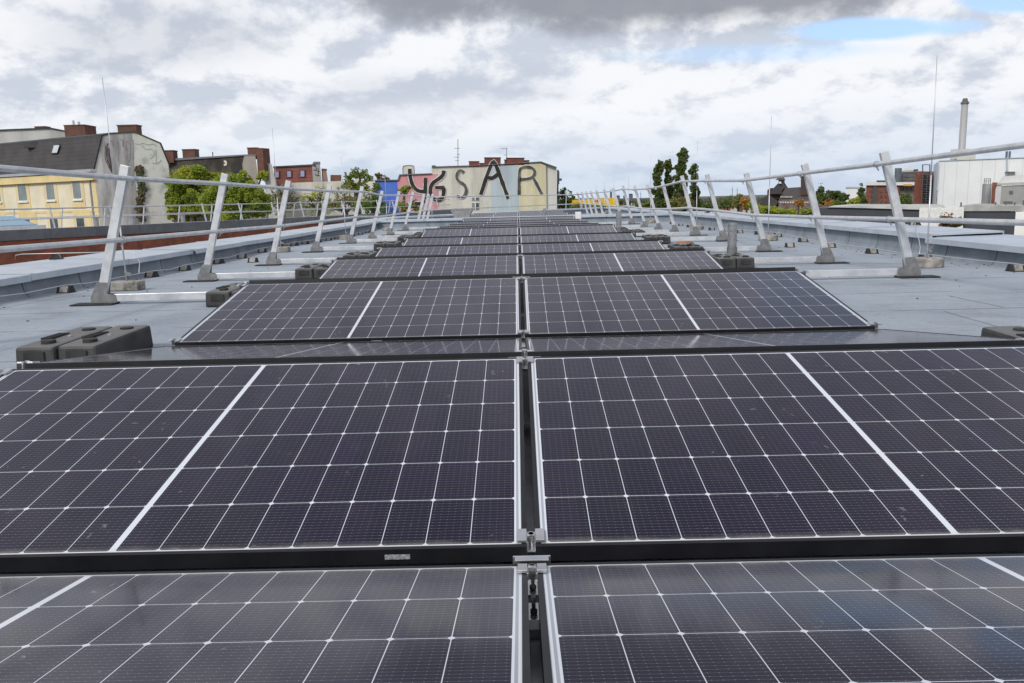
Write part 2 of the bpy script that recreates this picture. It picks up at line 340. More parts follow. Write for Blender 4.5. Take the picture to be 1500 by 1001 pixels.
# ---------------------------------------------------------------- the roof surface
# ridge line of every panel row: (Y, z) of its top cell line
RIDGE = [(2.69,-.523),(5.119,-.483),(7.686,-.516),(10.268,-.555),(12.726,-.557),(15.208,-.508),(17.95,-.56),(20.6,-.588),(23.3,-.600),(26.0,-.568)]
TILT = R_(9.07)
ZOFF = .265
_zr = [(-6,-.785),(1.5,-.785)] + [(y, z-ZOFF) for y, z in RIDGE] + [(27.6,-.83)]
def zr(Y):
    if Y <= _zr[0][0]: return _zr[0][1]
    for (a, b), (c, d) in zip(_zr, _zr[1:]):
        if Y <= c: k = (Y-a)/(c-a); return b + (d-b)*k
    return _zr[-1][1]
XL, XR = -4.62, 4.95         # inner faces of the side parapets
YP = 27.1                    # parapet between the two roof sections
mb = MB(); ys = [-6+.6*i for i in range(int((YP+6)/.6)+1)] + [YP+.05]
xs = [XL-.05+(XR-XL+.1)*i/8 for i in range(9)]
for y in ys:
    for x in xs: mb.v.append((x, y, zr(y)))
nx = len(xs)
for j in range(len(ys)-1):
    for i in range(nx-1): mb.f.append((j*nx+i, j*nx+i+1, (j+1)*nx+i+1, (j+1)*nx+i))
tag(mb.build('roof_deck', M['membrane']), kind='structure')
# building body below the roof, both sections
MBODY = brick_mat('red_brick_wall', (.20,.055,.035), (.26,.075,.05), (.17,.12,.10))
GZ = -19.0
mb = MB(); mb.prism([(-5.35,-8,GZ),(5.6,-8,GZ),(5.6,27.4,GZ),(5.2,47.2,GZ),(-5.2,32.2,GZ)], (0,0,17.95))
tag(thing('roof_building', 'long flat-roofed building carrying the rows of solar panels', 'building', world=True))
bld = bpy.data.objects['roof_building']; mb.build('wall', MBODY, bld)
# ---------------------------------------------------------------- parapets (thing: core with upstand, coping)
def cop_sheet(mb, a, b, w0, w1, z, th=.022, lip=.06, tint=None):
    """one coping sheet between plan points a-b; inner edge w0, outer edge w1 (offset to the left of a->b)"""
    t = (V((b[0],b[1],0))-V((a[0],a[1],0))).normalized(); n = V((-t.y, t.x, 0))
    za, zb = z
    A0 = V((a[0],a[1],za))+n*w0; A1 = V((a[0],a[1],za))+n*w1; B0 = V((b[0],b[1],zb))+n*w0; B1 = V((b[0],b[1],zb))+n*w1
    up = V((0,0,.018))
    mb.prism([A0, B0, B1+up, A1+up], (0,0,-th))
    mb.prism([A0-n*.004, B0-n*.004, B0-n*.004-V((0,0,lip)), A0-n*.004-V((0,0,lip))], n*-.012)
    mb.prism([A1+up+n*.004, B1+up+n*.004, B1+up+n*.004-V((0,0,lip)), A1+up+n*.004-V((0,0,lip))], n*.012)
def parapet(name, label, pts, w, zt, sheet=2.0, seed=1, stepw=()):
    """pts: inner-edge plan points; body is on the left of the direction of travel"""
    rnd = random.Random(seed)
    th = thing(name, label, 'parapet', world=True)
    core = MB(); cop = MB()
    for (a, b) in zip(pts, pts[1:]):
        A = V((a[0],a[1],0)); B = V((b[0],b[1],0)); t = (B-A).normalized(); n = V((-t.y,t.x,0)); L = (B-A).length
        k = max(1, round(L/sheet)); 
        for i in range(k):
            p = A+t*(L*i/k); q = A+t*(L*(i+1)/k-.006)
            za, zb = zt(p.y), zt(q.y)
            zp, zq = zr(p.y)-.02, zr(q.y)-.02
            wi = w(p.y)
            # sloping membrane upstand with a rounded foot
            prof = [(-.07,0),(-.035,.028),(-.008,.075),(.0,.14)]
            e = V((0,0,1))
            for (u0,h0),(u1,h1) in zip(prof, prof[1:]+[(.0,None)]):
                zt0 = za-.03 if h1 is None else zp+h1; zt1 = zb-.03 if h1 is None else zq+h1
                P0 = p+n*u0+e*(zp+h0); Q0 = q+n*u0+e*(zq+h0); P1 = p+n*u1+e*zt0; Q1 = q+n*u1+e*zt1
                core.prism([P0, Q0, Q1, P1], n*.12)
            core.prism([p+n*.12+e*(zp), q+n*.12+e*zq, q+n*.12+e*(zb-.03), p+n*.12+e*(za-.03)], n*(wi[1]-.22))
            j = rnd.uniform(-.003,.003)
            cop_sheet(cop, (p.x,p.y), (q.x,q.y), -wi[0], wi[1]-.02, (za+j, zb+j))
            if i: # standing lap over the joint
                cop.prism([p-n*(wi[0]+.008)+e*(za+j+.002), p-n*(wi[0]+.008)+t*.05+e*(za+j+.002), p+n*(wi[1]-.02)+t*.05+e*(za+j+.02), p+n*(wi[1]-.02)+e*(za+j+.02)], (0,0,.004))
    core.build('upstand', M['upstand'], th); cop.build('coping', M['coping'], th)
    return th
def ztL(y): return -.575 + (0 if y < 15 else -.01)
def wL(y): return (.05, .92) if y < 11.5 else (.09, .66)
parapet('parapet', 'pale grey metal capped parapet along the left edge of the roof, before the brick wing', [(XL, -6), (XL, YP)], wL, ztL, 2.0, 3)
def ztR(y): return -.578 if y > 9.9 else -.545
def wR(y): return (.05, .80) if y > 9.9 else (.10, .80)
parapet('parapet', 'pale grey metal capped parapet along the right edge of the roof', [(XR+.04, 27.1), (XR+.04, 9.95)], wR, lambda y: -.535, 2.15, 4)
parapet('parapet', 'raised wider end of the right parapet, nearest the camera', [(XR-.02, 9.9), (XR-.02, -6)], lambda y: (.09, .86), lambda y: -.575, 2.6, 5)
parapet('parapet', 'low grey cross parapet running from side to side behind the last near row of panels', [(XL-.6, YP), (XR+.6, YP)], lambda y: (.05, .38), lambda y: -.572, 2.5, 6)
# second roof section
mb = MB(); Z2 = -.83
mb.add([(-5.2,YP+.4,Z2),(5.4,YP+.4,Z2),(5.2,47,Z2),(-5.2,32,Z2)], [(0,1,2,3)])
tag(mb.build('roof_deck', M['membrane']), kind='structure')
zr_old = zr
parapet('parapet', 'far end parapet of the roof, in front of the wall with the black letters', [(-4.6, 31.9), (4.75, 46.0)], lambda y: (.05, .5), lambda y: -.56, 2.4, 7)
parapet('parapet', 'right parapet of the far roof section', [(4.75, 46.0), (4.9, 27.5)], lambda y: (.05, .5), lambda y: -.55, 2.4, 8)
parapet('parapet', 'left parapet of the far roof section', [(-4.7, 27.5), (-4.6, 31.9)], lambda y: (.05, .5), lambda y: -.56, 2.2, 9)
# ---------------------------------------------------------------- solar panels
def make_panel():
    r = thing('solar_panel', '', 'solar panel')
    f = MB(); w_ = .011; e = .0
    f.bx(0, PL, 0, w_, -PT, 0); f.bx(0, PL, PH-w_, PH, -PT, 0)
    f.bx(0, w_, w_, PH-w_, -PT, 0); f.bx(PL-w_, PL, w_, PH-w_, -PT, 0)
    f.bx(w_, PL-w_, w_, w_+.018, -PT, -PT+.002); f.bx(w_, PL-w_, PH-w_-.018, PH-w_, -PT, -PT+.002)
    f.build('frame', M['frame'], r)
    g = MB(); g.bx(w_, PL-w_, w_, PH-w_, -.0055, -.0015); g.build('cell_sheet', M['cells'], r)
    b = MB(); b.bx(w_+.3, w_+.42, PH/2-.05, PH/2+.05, -.024, -.006); b.build('junction_box', M['rubber'], r)
    return r
P0 = make_panel()
ORD = ['first','second','third','fourth','fifth','sixth','seventh','eighth','ninth','tenth','eleventh','twelfth','thirteenth','fourteenth']
GAP = .009
first = [True]; e_ = .0165
def place_panel(side, Y, z, rising, label, group, t=TILT):
    """Y, z of the high edge (outer frame)"""
    if rising: loc = (GAP if side > 0 else -GAP-PL, Y - PH*math.cos(t), z - PH*math.sin(t)); rot = (t, 0, 0)
    else: loc = (GAP+PL if side > 0 else -GAP, Y + PH*math.cos(t), z - PH*math.sin(t)); rot = (t, 0, math.pi)
    if first[0]: first[0] = False; P0.location = loc; P0.rotation_euler = rot; o = P0; o['label'] = label; o['group'] = group; return o
    return dup(P0, loc, rot, label, group)
RG = .085
def fall_tilt(k):
    if k+1 >= len(RIDGE): return TILT
    zn = RIDGE[k+1][1]-1.1175*math.sin(TILT)-e_*math.sin(TILT); return max(.11, min(.19, math.asin((RIDGE[k][1]-zn)/PH)))
rows = []
desc = ['large', 'large']
def panel_label(side, k, rising):
    s = 'left' if side < 0 else 'right'
    if rising: return '%s-hand solar panel facing the camera in the %s rising row from the front' % (s, ORD[k])
    return '%s-hand solar panel sloping down behind the %s ridge from the front' % (s, ORD[k])
for s in (-1, 1):
    # nearest one, cut by the lower picture edge: falls away from the camera (its fit: far low edge)
    yl, zl = 1.511 + e_*math.cos(TILT), -.706 - e_*math.sin(TILT)
    place_panel(s, yl - PH*math.cos(TILT), zl + PH*math.sin(TILT), False, 'nearest solar panel %s of the centre gap, cut off by the bottom of the photo' % ('left' if s < 0 else 'right'), 'solar panels')
for k, (y, z) in enumerate(RIDGE):
    yh, zh = y + e_*math.cos(TILT), z + e_*math.sin(TILT)
    for s in (-1, 1):
        place_panel(s, yh, zh, True, panel_label(s, k, True), 'solar panels')
        place_panel(s, yh+RG, zh+(.002 if k == 0 else .015), False, panel_label(s, k, False), 'solar panels', fall_tilt(k)+(.0 if k == 0 else .012))
# far section rows
FAR = [(29.4,-.50,-1),(32.2,-.49,-1),(34.9,-.49,-1)]
for k, (y, z, sd_) in enumerate(FAR):
    for s in (-1, 1):
        if s < 0 and y > 33: continue
        place_panel(s, y, z, True, '%s-hand solar panel on the far roof section, %s row beyond the cross parapet' % ('left' if s < 0 else 'right', ORD[k]), 'solar panels')
        place_panel(s, y+RG, z, False, '%s-hand back-slope solar panel on the far roof section, behind its %s row' % ('left' if s < 0 else 'right', ORD[k]), 'solar panels')
# serial labels as parts of two panels
def panel_at(lbl): return [o for o in bpy.data.objects if o.get('label') == lbl][0]
def add_lab(lbl, x):
    pr = panel_at(lbl); b = MB(); b.bx(x, x+.052, -.0012, -.0003, -.023, -.012); b.build('serial_label', M['label'], pr)
add_lab(panel_label(-1, 0, True), PL-.292); add_lab(panel_label(-1, 2, True) if False else panel_label(-1,1,True), .98)
def add_lab2(lbl, x):
    pr = panel_at(lbl); b = MB(); b.bx(x, x+.06, PH+.0003, PH+.0012, -.026, -.011); b.build('serial_label', M['label'], pr)
# ---------------------------------------------------------------- mounting rails and clamps
mb = MB()
def rail_run(x, y0, y1, label):
    m_ = MB(); n = max(1, int((y1-y0)/1.2)); 
    for i in range(n):
        a = y0+(y1-y0)*i/n; b = y0+(y1-y0)*(i+1)/n
        za, zb = zr(a)+.014, zr(b)+.014
        for dx_ in (-.021, .021): m_.beam((x+dx_, a, za+.02), (x+dx_, b, zb+.02), .003, .04, (1,0,0))
        m_.beam((x, a, za+.002), (x, b, zb+.002), .04, .004, (1,0,0))
    t = thing('mounting_rail', label, 'mounting rail', (x, y0, zr(y0)), group='mounting rails under the panels', world=True)
    m_.build('rail', M['alu'], t)
    for i in range(int((y1-y0)/1.25)):
        pads = MB(); yy = y0+.3+i*1.25; pads.bx(x-.06, x+.06, yy-.15, yy+.15, zr(yy)-.001, zr(yy)+.012)
        pads.build('rubber_pad', M['rubber'], t)
    # uprights carrying low and high edges
    for (y, z) in RIDGE:
        yl = y-(PH-.02)*math.cos(TILT); zl = z-(PH-.02)*math.sin(TILT)
        for yy, zt_ in ((yl, zl-.04), (y, z-.04), (y+RG+.03, z-.04), (y+RG+.03+(PH-.03)*math.cos(TILT), zl-.04)):
            up = MB(); up.bx(x-.018, x+.018, yy-.012, yy+.012, zr(yy)+.05, zt_)
            up.bx(x-.018, x+.018, yy-.05, yy+.05, zr(yy)+.046, zr(yy)+.052)
            up.build('upright', M['alu'], t)
    return t
rail_run(0, .2, 26.8, 'aluminium mounting rail down in the centre gap between left and right panels')
rail_run(-1.70, .2, 26.8, 'aluminium mounting rail under the outer ends of the left panels')
rail_run(1.70, .2, 26.8, 'aluminium mounting rail under the outer ends of the right panels')
def make_clamp(two):
    r = thing('panel_clamp', '', 'clamp')
    b = MB(); wx = .052 if two else .034; x0 = -wx/2 if two else -.012
    # hat profile: side wings with rounded tops, sunk middle
    for s in ((-1,1) if two else (1,)):
        cx = s*.0185
        b.bx(cx-.0095, cx+.0095, -.022, .022, .001, .0075)
        b.bx(cx-s*.0095-.0015, cx-s*.0095+.0015, -.022, .022, -.02, .001)
    b.bx(-.009, .009, -.022, .022, -.022, -.019)
    b.bx(-.008, .008, .022, .024, -.05, -.012)
    b.build('bracket', M['alu'], r, bevel=.0012)
    t = MB(); t.tube([(0,-.004,-.02),(0,-.004,.012)], .0055, 10); t.tube([(0,-.004,.004),(0,-.004,.012)], .0085, 6)
    t.build('bolt', M['steel'], r, smooth=False)
    return r
c2 = make_clamp(True); c2used = [False]
def clamp(x, Y, z, tilt, label, rz=0.):
    loc = (x, Y, z); rot = (tilt, 0, rz)
    if not c2used[0]: c2used[0] = True; c2.location = loc; c2.rotation_euler = rot; c2['label'] = label; c2['group'] = 'silver panel clamps'; return
    dup(c2, loc, rot, label, 'silver panel clamps')
def edge_pt(Yh, zh, d, rising):
    """point on the top of a panel at distance d below its high edge"""
    return (Yh - d*math.cos(TILT) if rising else Yh + d*math.cos(TILT), zh - d*math.sin(TILT))
for x, nm in ((0,'in the centre gap'), (-1.742,'at the left end'), (1.742,'at the right end')):
    y_, z_ = 1.511 + e_*math.cos(TILT), -.706 - e_*math.sin(TILT)
    clamp(x, y_-.045, z_+.007, -TILT, 'silver clamp %s, on the far low edge of the nearest panels' % nm)
    for k, (y, z) in enumerate(RIDGE):
        yh, zh = y + e_*math.cos(TILT), z + e_*math.sin(TILT)
        a = edge_pt(yh, zh, PH-.035, True); clamp(x, a[0], a[1], TILT, 'silver clamp %s, on the low front edge of the %s rising row' % (nm, ORD[k]))
        a = edge_pt(yh, zh, .035, True); clamp(x, a[0], a[1], TILT, 'silver clamp %s, on the top edge of the %s rising row' % (nm, ORD[k]))
        if k < 3:
            a = edge_pt(yh+RG, zh, .035, False); clamp(x, a[0], a[1], -TILT, 'silver clamp %s, just over the %s ridge on its back slope' % (nm, ORD[k]), 0)
# flat connecting strips standing across the gap, at the valleys and ridges
def strip(Y, z, w, label):
    b = MB(); b.bx(-w/2, w/2, -.0015, .0015, -.028, 0); b.bx(-w/2+.004, w/2-.004, -.02, -.0015, -.003, 0)
    o = b.build('splice_strip', M['alu'], None, (0, Y, z), bevel=.0008); tag(o, label, 'metal strip', 'flat metal strips across the centre gap')
strip(1.545, -.7, .075, 'flat aluminium strip across the centre gap in the nearest valley')
strip(RIDGE[0][0]+.045, RIDGE[0][1]-.002, .11, 'flat aluminium strip across the centre gap at the nearest ridge')
strip(RIDGE[1][0]+.045, RIDGE[1][1]+.004, .11, 'flat aluminium strip across the centre gap at the second ridge')
# connectors lying in the nearest gap
def connector(y, label):
    z = zr(y)+.03
    t = thing('cable_clip', label, 'cable clip', (0, y, z), group='black clips down in the gap')
    a = MB(); a.bx(-.009,.009,-.03,.03,.044,.05); a.bx(-.009,.009,.028,.03,0,.044); a.build('clip_plate', M['steel'], t)
    b = MB(); b.tube([(0,-.01,.05),(0,-.01,.078)], .0035, 10); b.tube([(0,-.01,.052),(0,-.01,.058)], .0065, 10); b.tube([(0,-.01,.078),(0,-.01,.083)], .005, 6); b.build('plug', M['rubber'], t)
connector(1.42, 'black plug on a steel clip in the gap, farther of the two nearest'); connector(1.33, 'black plug on a steel clip in the gap, closest to the camera')
# ---------------------------------------------------------------- ballast boxes
def make_ballast():
    r = thing('ballast_box', '', 'ballast box')
    b = MB()
    # tapered tank .33 wide (x), .52 deep (y), .16 high
    w0, d0, w1, d1, h = .200, .60, .190, .585, .132
    vs = [(-w0/2,-d0/2,0),(w0/2,-d0/2,0),(w0/2,d0/2,0),(-w0/2,d0/2,0),(-w1/2,-d1/2,h-.012),(w1/2,-d1/2,h-.012),(w1/2,d1/2,h),(-w1/2,d1/2,h)]
    b.add(vs, [(3,2,1,0),(4,5,6,7),(0,1,5,4),(1,2,6,5),(2,3,7,6),(3,0,4,7)])
    b.build('tank', M['ballast'], r, bevel=.016)
    for yy in (-.2, .17):
        p = MB(); p.tube([(.02,yy,h-.016),(.02,yy,h+.005)], .034, 16); p.build('stacking_knob', M['rubber'], r)
    g = MB()
    for i in range(5): g.bx(-.075+i*.012, -.069+i*.012, -.10, .06, h-.012, h+.0015)
    g.bx(-.077, -.019, -.104, -.100, h-.012, h+.002)
    g.build('handle_slot', M['rubber'], r)
    q = MB(); q.bx(-.05,.05,-d0/2-.004,-d0/2+.02,.05,.095); q.build('grip_recess', M['rubber'], r)
    s = MB(); s.tube([(.03,-.03,h-.01),(.03,-.03,h+.001)], .010, 12); s.build('filler_cap', M['alu'], r)
    return r
bal = make_ballast(); bu = [False]
def ballast(x, y, rz, label, z=None):
    loc = (x, y, zr(y)+.004 if z is None else z)
    if not bu[0]: bu[0] = True; bal.location = loc; bal.rotation_euler = (0,0,rz); bal['label'] = label; bal['group'] = 'black ballast boxes'
    else: dup(bal, loc, (0,0,rz), label, 'black ballast boxes')
valleys = [y-PH*math.cos(TILT) for y, z in RIDGE] + [27.0]
for k, vy in enumerate(valleys[1:9]):
    nm = ORD[k]
    if k == 0:
        ballast(-2.345, vy+.17, -.02, 'large black ballast box left of the nearest side valley, outer one of the pair')
        ballast(-2.145, vy+.18, -.02, 'large black ballast box left of the nearest side valley, inner one of the pair')
        ballast(2.24, vy-.47, .03, 'black ballast box by the right picture edge, inner one of the pair')
        ballast(2.45, vy-.47, .02, 'black ballast box by the right picture edge, outer one of the pair')
        continue
    for s in (-1, 1):
        sn = 'left' if s < 0 else 'right'
        if k == 1 and s > 0: continue
        x_ = 2.14 if s < 0 else 2.22
        ballast(s*x_, vy+.02, 0, 'inner black ballast box of the pair at the %s end of the %s side valley' % (sn, nm))
        ballast(s*(x_+.201), vy+.025, 0, 'outer black ballast box of the pair at the %s end of the %s side valley' % (sn, nm))
b = MB(); b.tube([(0,0,0),(0,0,.014)], .12, 20); b.tube([(0,0,.014),(0,0,.02)], .10, 20)
tag(b.build('clay_disc', M['terracotta'], None, (2.3, 13.85-2.3, zr(11.5)+.165)), 'orange clay disc lying on a black ballast box on the right', 'clay disc')
# ---------------------------------------------------------------- guard rails
def railing(name, label, posts, lean, arms=None, group=None, rr=.021, h=1.12, ext0=None, ext1=None, feet=True, pw=(.070,.045), rails=(1.015,.525), wire=True, inward=None, bentz=None):
    """posts: (x, y, z_foot[, height]) ; lean: horizontal travel of a post from foot to top"""
    th = thing(name, label, 'railing', world=True, group=group)
    lean = V((lean[0], lean[1], 0)); ln = lean.normalized() if lean.length else V((1,0,0))
    lines = [[] for _ in rails]
    rnd = random.Random(len(posts))
    for i, p in enumerate(posts):
        f = V(p[:3]); hh = p[3] if len(p) > 3 else h
        top = f + lean + V((0,0,hh))
        sd_ = V((1,0,0)) if abs(ln.x) > .5 else V((0,1,0))
        m_ = MB(); m_.beam(f+V((0,0,.02))+lean*.02, top, pw[0], pw[1], ln)
        po = m_.build('post', M['rail'], th, bevel=.003 if pw[0] > .06 else 0)
        for li, rh in enumerate(rails):
            c = f + lean*(rh/hh) + V((0,0,rh*hh/h))
            c = c + ln*(pw[0]/2+rr*.9)
            if bentz: c.z += bentz(c.y)
            lines[li].append(c)
            if feet:
                d = V((0,1,0)) if abs(ln.x) > .5 else V((1,0,0))
                cl = MB(); cl.tube([c-d*.015+d*.06, c+d*.02+d*.06], rr*1.35, 10)
                cl.beam(c+d*.06-V((0,0,rr*1.2)), c+d*.06-V((0,0,.055))-ln*.02, .018, .006); cl.build('clamp_ring', M['alu'], th)
        if feet:
            g = MB(); s = -ln
            d = V((0,1,0)) if abs(ln.x) > .5 else V((1,0,0))
            # folded sleeve plates on both sides of the post
            for q in (-1, 1):
                o = d*q*(pw[1]/2+.004)
                poly = [f-ln*.065, f+ln*.15, f+ln*.145+V((0,0,.065)), f+ln*.075+V((0,0,.075)), f+ln*.042+lean*.14+V((0,0,.165)), f-ln*.042+lean*.14+V((0,0,.17)), f-ln*.06+V((0,0,.05))]
                g.prism([x+o+V((0,0,.012)) for x in poly], d*.004*q)
            g.prism([f-ln*.075-d*.03+V((0,0,.012)), f+ln*.15-d*.03+V((0,0,.012)), f+ln*.15+d*.03+V((0,0,.012)), f-ln*.075+d*.03+V((0,0,.012))], (0,0,.004))
            g.build('foot', M['foot'], po)
            k = MB(); k.box(f-ln*.03+V((0,0,.005))-d*.03, (.34,.16,.01)); k.build('rubber_mat', M['rubber'], po)
            if arms:
                xe = arms[i] if isinstance(arms, (list, tuple)) else arms
                if xe is not None:
                    a = MB(); a.beam(f+ln*.13+V((0,0,.05)), V((xe, f.y, zr(f.y)+.055)), .05, .06, (0,1,0)); a.build('ballast_arm', M['rail'], th, bevel=.003)
    for li, ln_ in enumerate(lines):
        pts = list(ln_)
        if ext0: pts = [pts[0]+V(ext0[li])] + pts
        if ext1: pts = pts + [pts[-1]+V(ext1[li])]
        # gently rounded bends at the posts
        out = []
        for i, p in enumerate(pts):
            if 0 < i < len(pts)-1:
                a = p + (pts[i-1]-p).normalized()*min(.18, (pts[i-1]-p).length*.2); c = p + (pts[i+1]-p).normalized()*min(.18, (pts[i+1]-p).length*.2)
                out += [a, (a+c+p*2)/4, c]
            else: out.append(p)
        m_ = MB(); m_.tube(out, rr, 12); m_.build('top_rail' if li == 0 else 'mid_rail', M['rail'], th, smooth=True)
    return th
# left posts, fitted one by one
def foot_at(px, py, x): # plan position from the pixel column at a known x
    d = ray(px, py); k = (x-CAM.x)/d.x; return (CAM+d*k)
LP = [(147,441),(299,404),(397,383),(461,365),(512,354),(543,345.5),(570,340),(592,335)]
LT = [(186,243),(330,255),(421,265),(483.5,271),(530,273),(564.7,279.6),(584,280),(602.6,281)]
LX = -3.47; LL = []; RL = []
posts = []
for (px, py), (tx, ty) in zip(LP, LT):
    f = foot_at(px, py, LX); z = zr(f.y); f = atz(px, py, z) if False else f
    t = at(tx, ty, f.y)
    posts.append((LX, f.y, z+.004, t.z - z)); LL.append(t.x-LX)
pass
railing('guard_rail', 'pale tube guard rail on leaning posts along the left side of the near roof section', [(LX-.03, 4.35, zr(4.3)+.004, 1.14)] + posts, (.325, 0), arms=[None]+[-2.45, -2.2, -2.2, -2.45, -2.2, -2.2, -2.2, -2.2], ext0=[(-.05,-3.0,.05),(-.05,-3.0,.0)], ext1=[(.0,2.0,-.03),(0,2.0,-.03)])
RP = [(1336.5,400),(1213.5,380.5),(1122.6,364),(1061,349.5),(1021,339),(990,334.5),(966.5,331.5),(946,327),(927.3,322.3)]
RT = [(1287,223),(1177.5,240.4),(1090.5,253.6),(1037,255.5),(998.7,257.5),(973.3,265.8),(950.8,270),(929,271.7),(913,271.7)]
RX = 3.5
posts = []
for (px, py), (tx, ty) in zip(RP, RT):
    f = foot_at(px, py, RX); t = at(tx, ty, f.y); z = zr(f.y)
    posts.append((RX, f.y, z+.004, t.z - z)); RL.append(t.x-RX)
pass
railing('guard_rail', 'pale tube guard rail on leaning posts along the right side of the near roof section', [(RX+.03, 4.5, zr(4.5)+.004, 1.13)] + posts, (-.31, 0), arms=[None]+[1.85, 2.3, 2.1, 2.1, 2.3, 2.1, 2.1, 2.1, 2.1], ext0=[(.1,-3.0,.08),(.05,-3.0,.0)], ext1=[(.0,2.0,-.03),(0,2.0,-.03)])
# far section rails
farL = [(-3.5, y, Z2, 1.1) for y in (28.6, 30.0, 31.5)]
railing('guard_rail', 'three-post guard rail at the far left corner of the far roof section', farL, (.3, 0), arms=[-2.2]*3, feet=False, pw=(.09,.05))
farR = [(3.5, y, Z2, 1.12) for y in (28.2, 31.1, 34.1, 36.8, 39.3, 42.0, 45.0)]
railing('guard_rail', 'pale guard rail of close leaning posts along the right side of the far roof section', farR, (-.3, 0), arms=[2.1]*7, feet=False, pw=(.09,.05))
endp = []
for i in range(8):
    k = i/7; endp.append((-3.3+k*6.7, 31.7+k*13.2, Z2, 1.1))
railing('guard_rail', 'thin railing running across the far end of the roof below the black letters', endp, (.05,.0), feet=False, pw=(.03,.03), rr=.024)
# ---------------------------------------------------------------- lightning conductors
def NTH(n): return '%d%s' % (n, 'th' if 10 < n % 100 < 14 else {1:'st',2:'nd',3:'rd'}.get(n % 10, 'th'))
def holder_proto():
    r = thing('conductor_holder', '', 'conductor holder')
    a = MB(); a.prism([(-.05,-.045,0),(.05,-.045,0),(.028,-.045,.058),(-.028,-.045,.058)], (0,.09,0)); a.build('concrete_wedge', M['conc'], r, bevel=.004)
    b = MB()
    for s in (-1,1):
        b.prism([(-.062,s*.046,-.0),(.062,s*.046,0),(.03,s*.046,.066),(-.03,s*.046,.066)], (0,s*.016,0))
    b.prism([(-.065,-.065,0),(.065,-.065,0),(.065,.065,0),(-.065,.065,0)], (0,0,.006)); b.build('plastic_shell', M['rubber'], r)
    return r
hp = holder_proto(); hu = [False]
def holder(x, y, z, rz, label, group):
    if not hu[0]: hu[0] = True; hp.location = (x,y,z); hp.rotation_euler = (0,0,rz); hp['label'] = label; hp['group'] = group
    else: dup(hp, (x,y,z), (0,0,rz), label, group)
rnd = random.Random(11)
def wire_run(side, ys_, x, label):
    pts = []
    for y in ys_: pts += [(x+rnd.uniform(-.012,.012), y, zr(y)+.075), (x+rnd.uniform(-.02,.02), y+.5, zr(y+.5)+.062+rnd.uniform(-.008,.01))]
    m_ = MB(); m_.tube(pts, .0045, 6)
    tag(m_.build('lightning_wire', M['wire'], None, smooth=True), label, 'wire')
hy_l = [3.6, 4.6, 5.6, 6.75, 7.95, 9.9, 10.9, 12.1, 13.1, 14.2, 15.3, 16.3, 17.2, 18.3, 19.3, 20.2, 21.1, 22.0, 23.1, 24.2, 25.2]
for i, y in enumerate(hy_l): holder(-4.43+rnd.uniform(-.02,.02), y, zr(y)+.002, rnd.uniform(-.2,.2)+1.4, 'small conductor holder along the foot of the left parapet, %s from the camera' % NTH(i+1), 'conductor holders along the left parapet')
wire_run(-1, hy_l, -4.43, 'thin metal lightning wire running along the foot of the left parapet')
hy_r = [3.5, 4.6, 5.6, 6.6, 7.75, 9.5, 10.9, 12.3, 13.6, 14.9, 16.1, 17.4, 18.6, 19.9, 21.2, 22.5, 23.7, 25.0]
for i, y in enumerate(hy_r): holder(4.62+rnd.uniform(-.02,.02), y, zr(y)+.002, rnd.uniform(-.2,.2)-1.4, 'small conductor holder along the foot of the right parapet, %s from the camera' % NTH(i+1), 'conductor holders along the right parapet')
wire_run(1, hy_r, 4.62, 'thin metal lightning wire running along the foot of the right parapet')
p = atz(83, 380, -.56); holder(p.x, p.y, -.556, .25, 'grey conductor holder on top of the left parapet coping', 'conductor holders on the copings')
p2 = atz(1340, 331, -.53); holder(p2.x, p2.y, -.517, .1, 'grey conductor holder on top of the right parapet coping', 'conductor holders on the copings')
p3 = atz(1036, 312, -.53); holder(p3.x, p3.y, -.517, .1, 'grey conductor holder far along the right parapet coping', 'conductor holders on the copings')
p4 = foot_at(342, 380, -3.95); holder(-3.95, 12.2, zr(12.2)+.002, 1.5, 'grey conductor holder standing out on the deck behind the second left post', 'conductor holders on the deck')
p5 = foot_at(1135, 395, 3.9); holder(4.1, 12.6, zr(12.6)+.002, 1.5, 'grey conductor holder standing out on the deck behind the second right post', 'conductor holders on the deck')
m_ = MB(); m_.tube([(p.x-.52,p.y+.05,-.555),(p.x-.50,p.y+.04,-.50),(p.x-.40,p.y,-.487),(p.x,p.y,-.487),(p.x+.45,p.y+.05,-.49),(-4.66,p.y+.3,-.50),(-4.50,p.y+.1,-.62),(-4.43,p.y-.1,zr(p.y)+.07)], .005, 6)
tag(m_.build('lightning_wire', M['wire'], None, smooth=True), 'bent metal wire crossing the left coping through a conductor holder', 'wire')
m_ = MB(); m_.tube([(4.62,9.6,zr(9.6)+.07),(4.70,9.75,zr(9.6)+.13),(4.80,10.0,-.60),(4.84,10.2,-.49),(p2.x,p2.y,-.45)], .005, 6)
tag(m_.build('lightning_wire', M['wire'], None, smooth=True), 'bent metal wire climbing from the deck onto the right coping', 'wire')
def rod(bx_, by_, top, z0, label, rnd_base=True, dirty=False, tilt=(0,0), h1=None):
    t = thing('lightning_rod', label, 'lightning rod', (bx_, by_, z0), group='lightning rods')
    b = MB()
    if rnd_base: b.tube([(0,0,0),(0,0,.075),(0,0,.095)], .16, 24); 
    else: b.box((0,0,.045), (.29,.18,.09))
    b.build('concrete_base', M['conc_dirty'] if dirty else M['conc'], t, bevel=.012)
    r = MB(); H = top-z0; mz = .09+ (H-.09)*.42
    r.tube([(0,0,.06),(tilt[0]*.42,tilt[1]*.42,mz)], .0085, 8, .008); r.tube([(tilt[0]*.42,tilt[1]*.42,mz),(tilt[0],tilt[1],H)], .0052, 6, .004)
    r.build('rod', M['wire'], t, smooth=True)
    k = MB(); k.tube([(0,0,.14),(0,0,.18)], .016, 8); k.box((0.02,0,.16), (.05,.02,.02)); k.build('clamp', M['steel'], t)
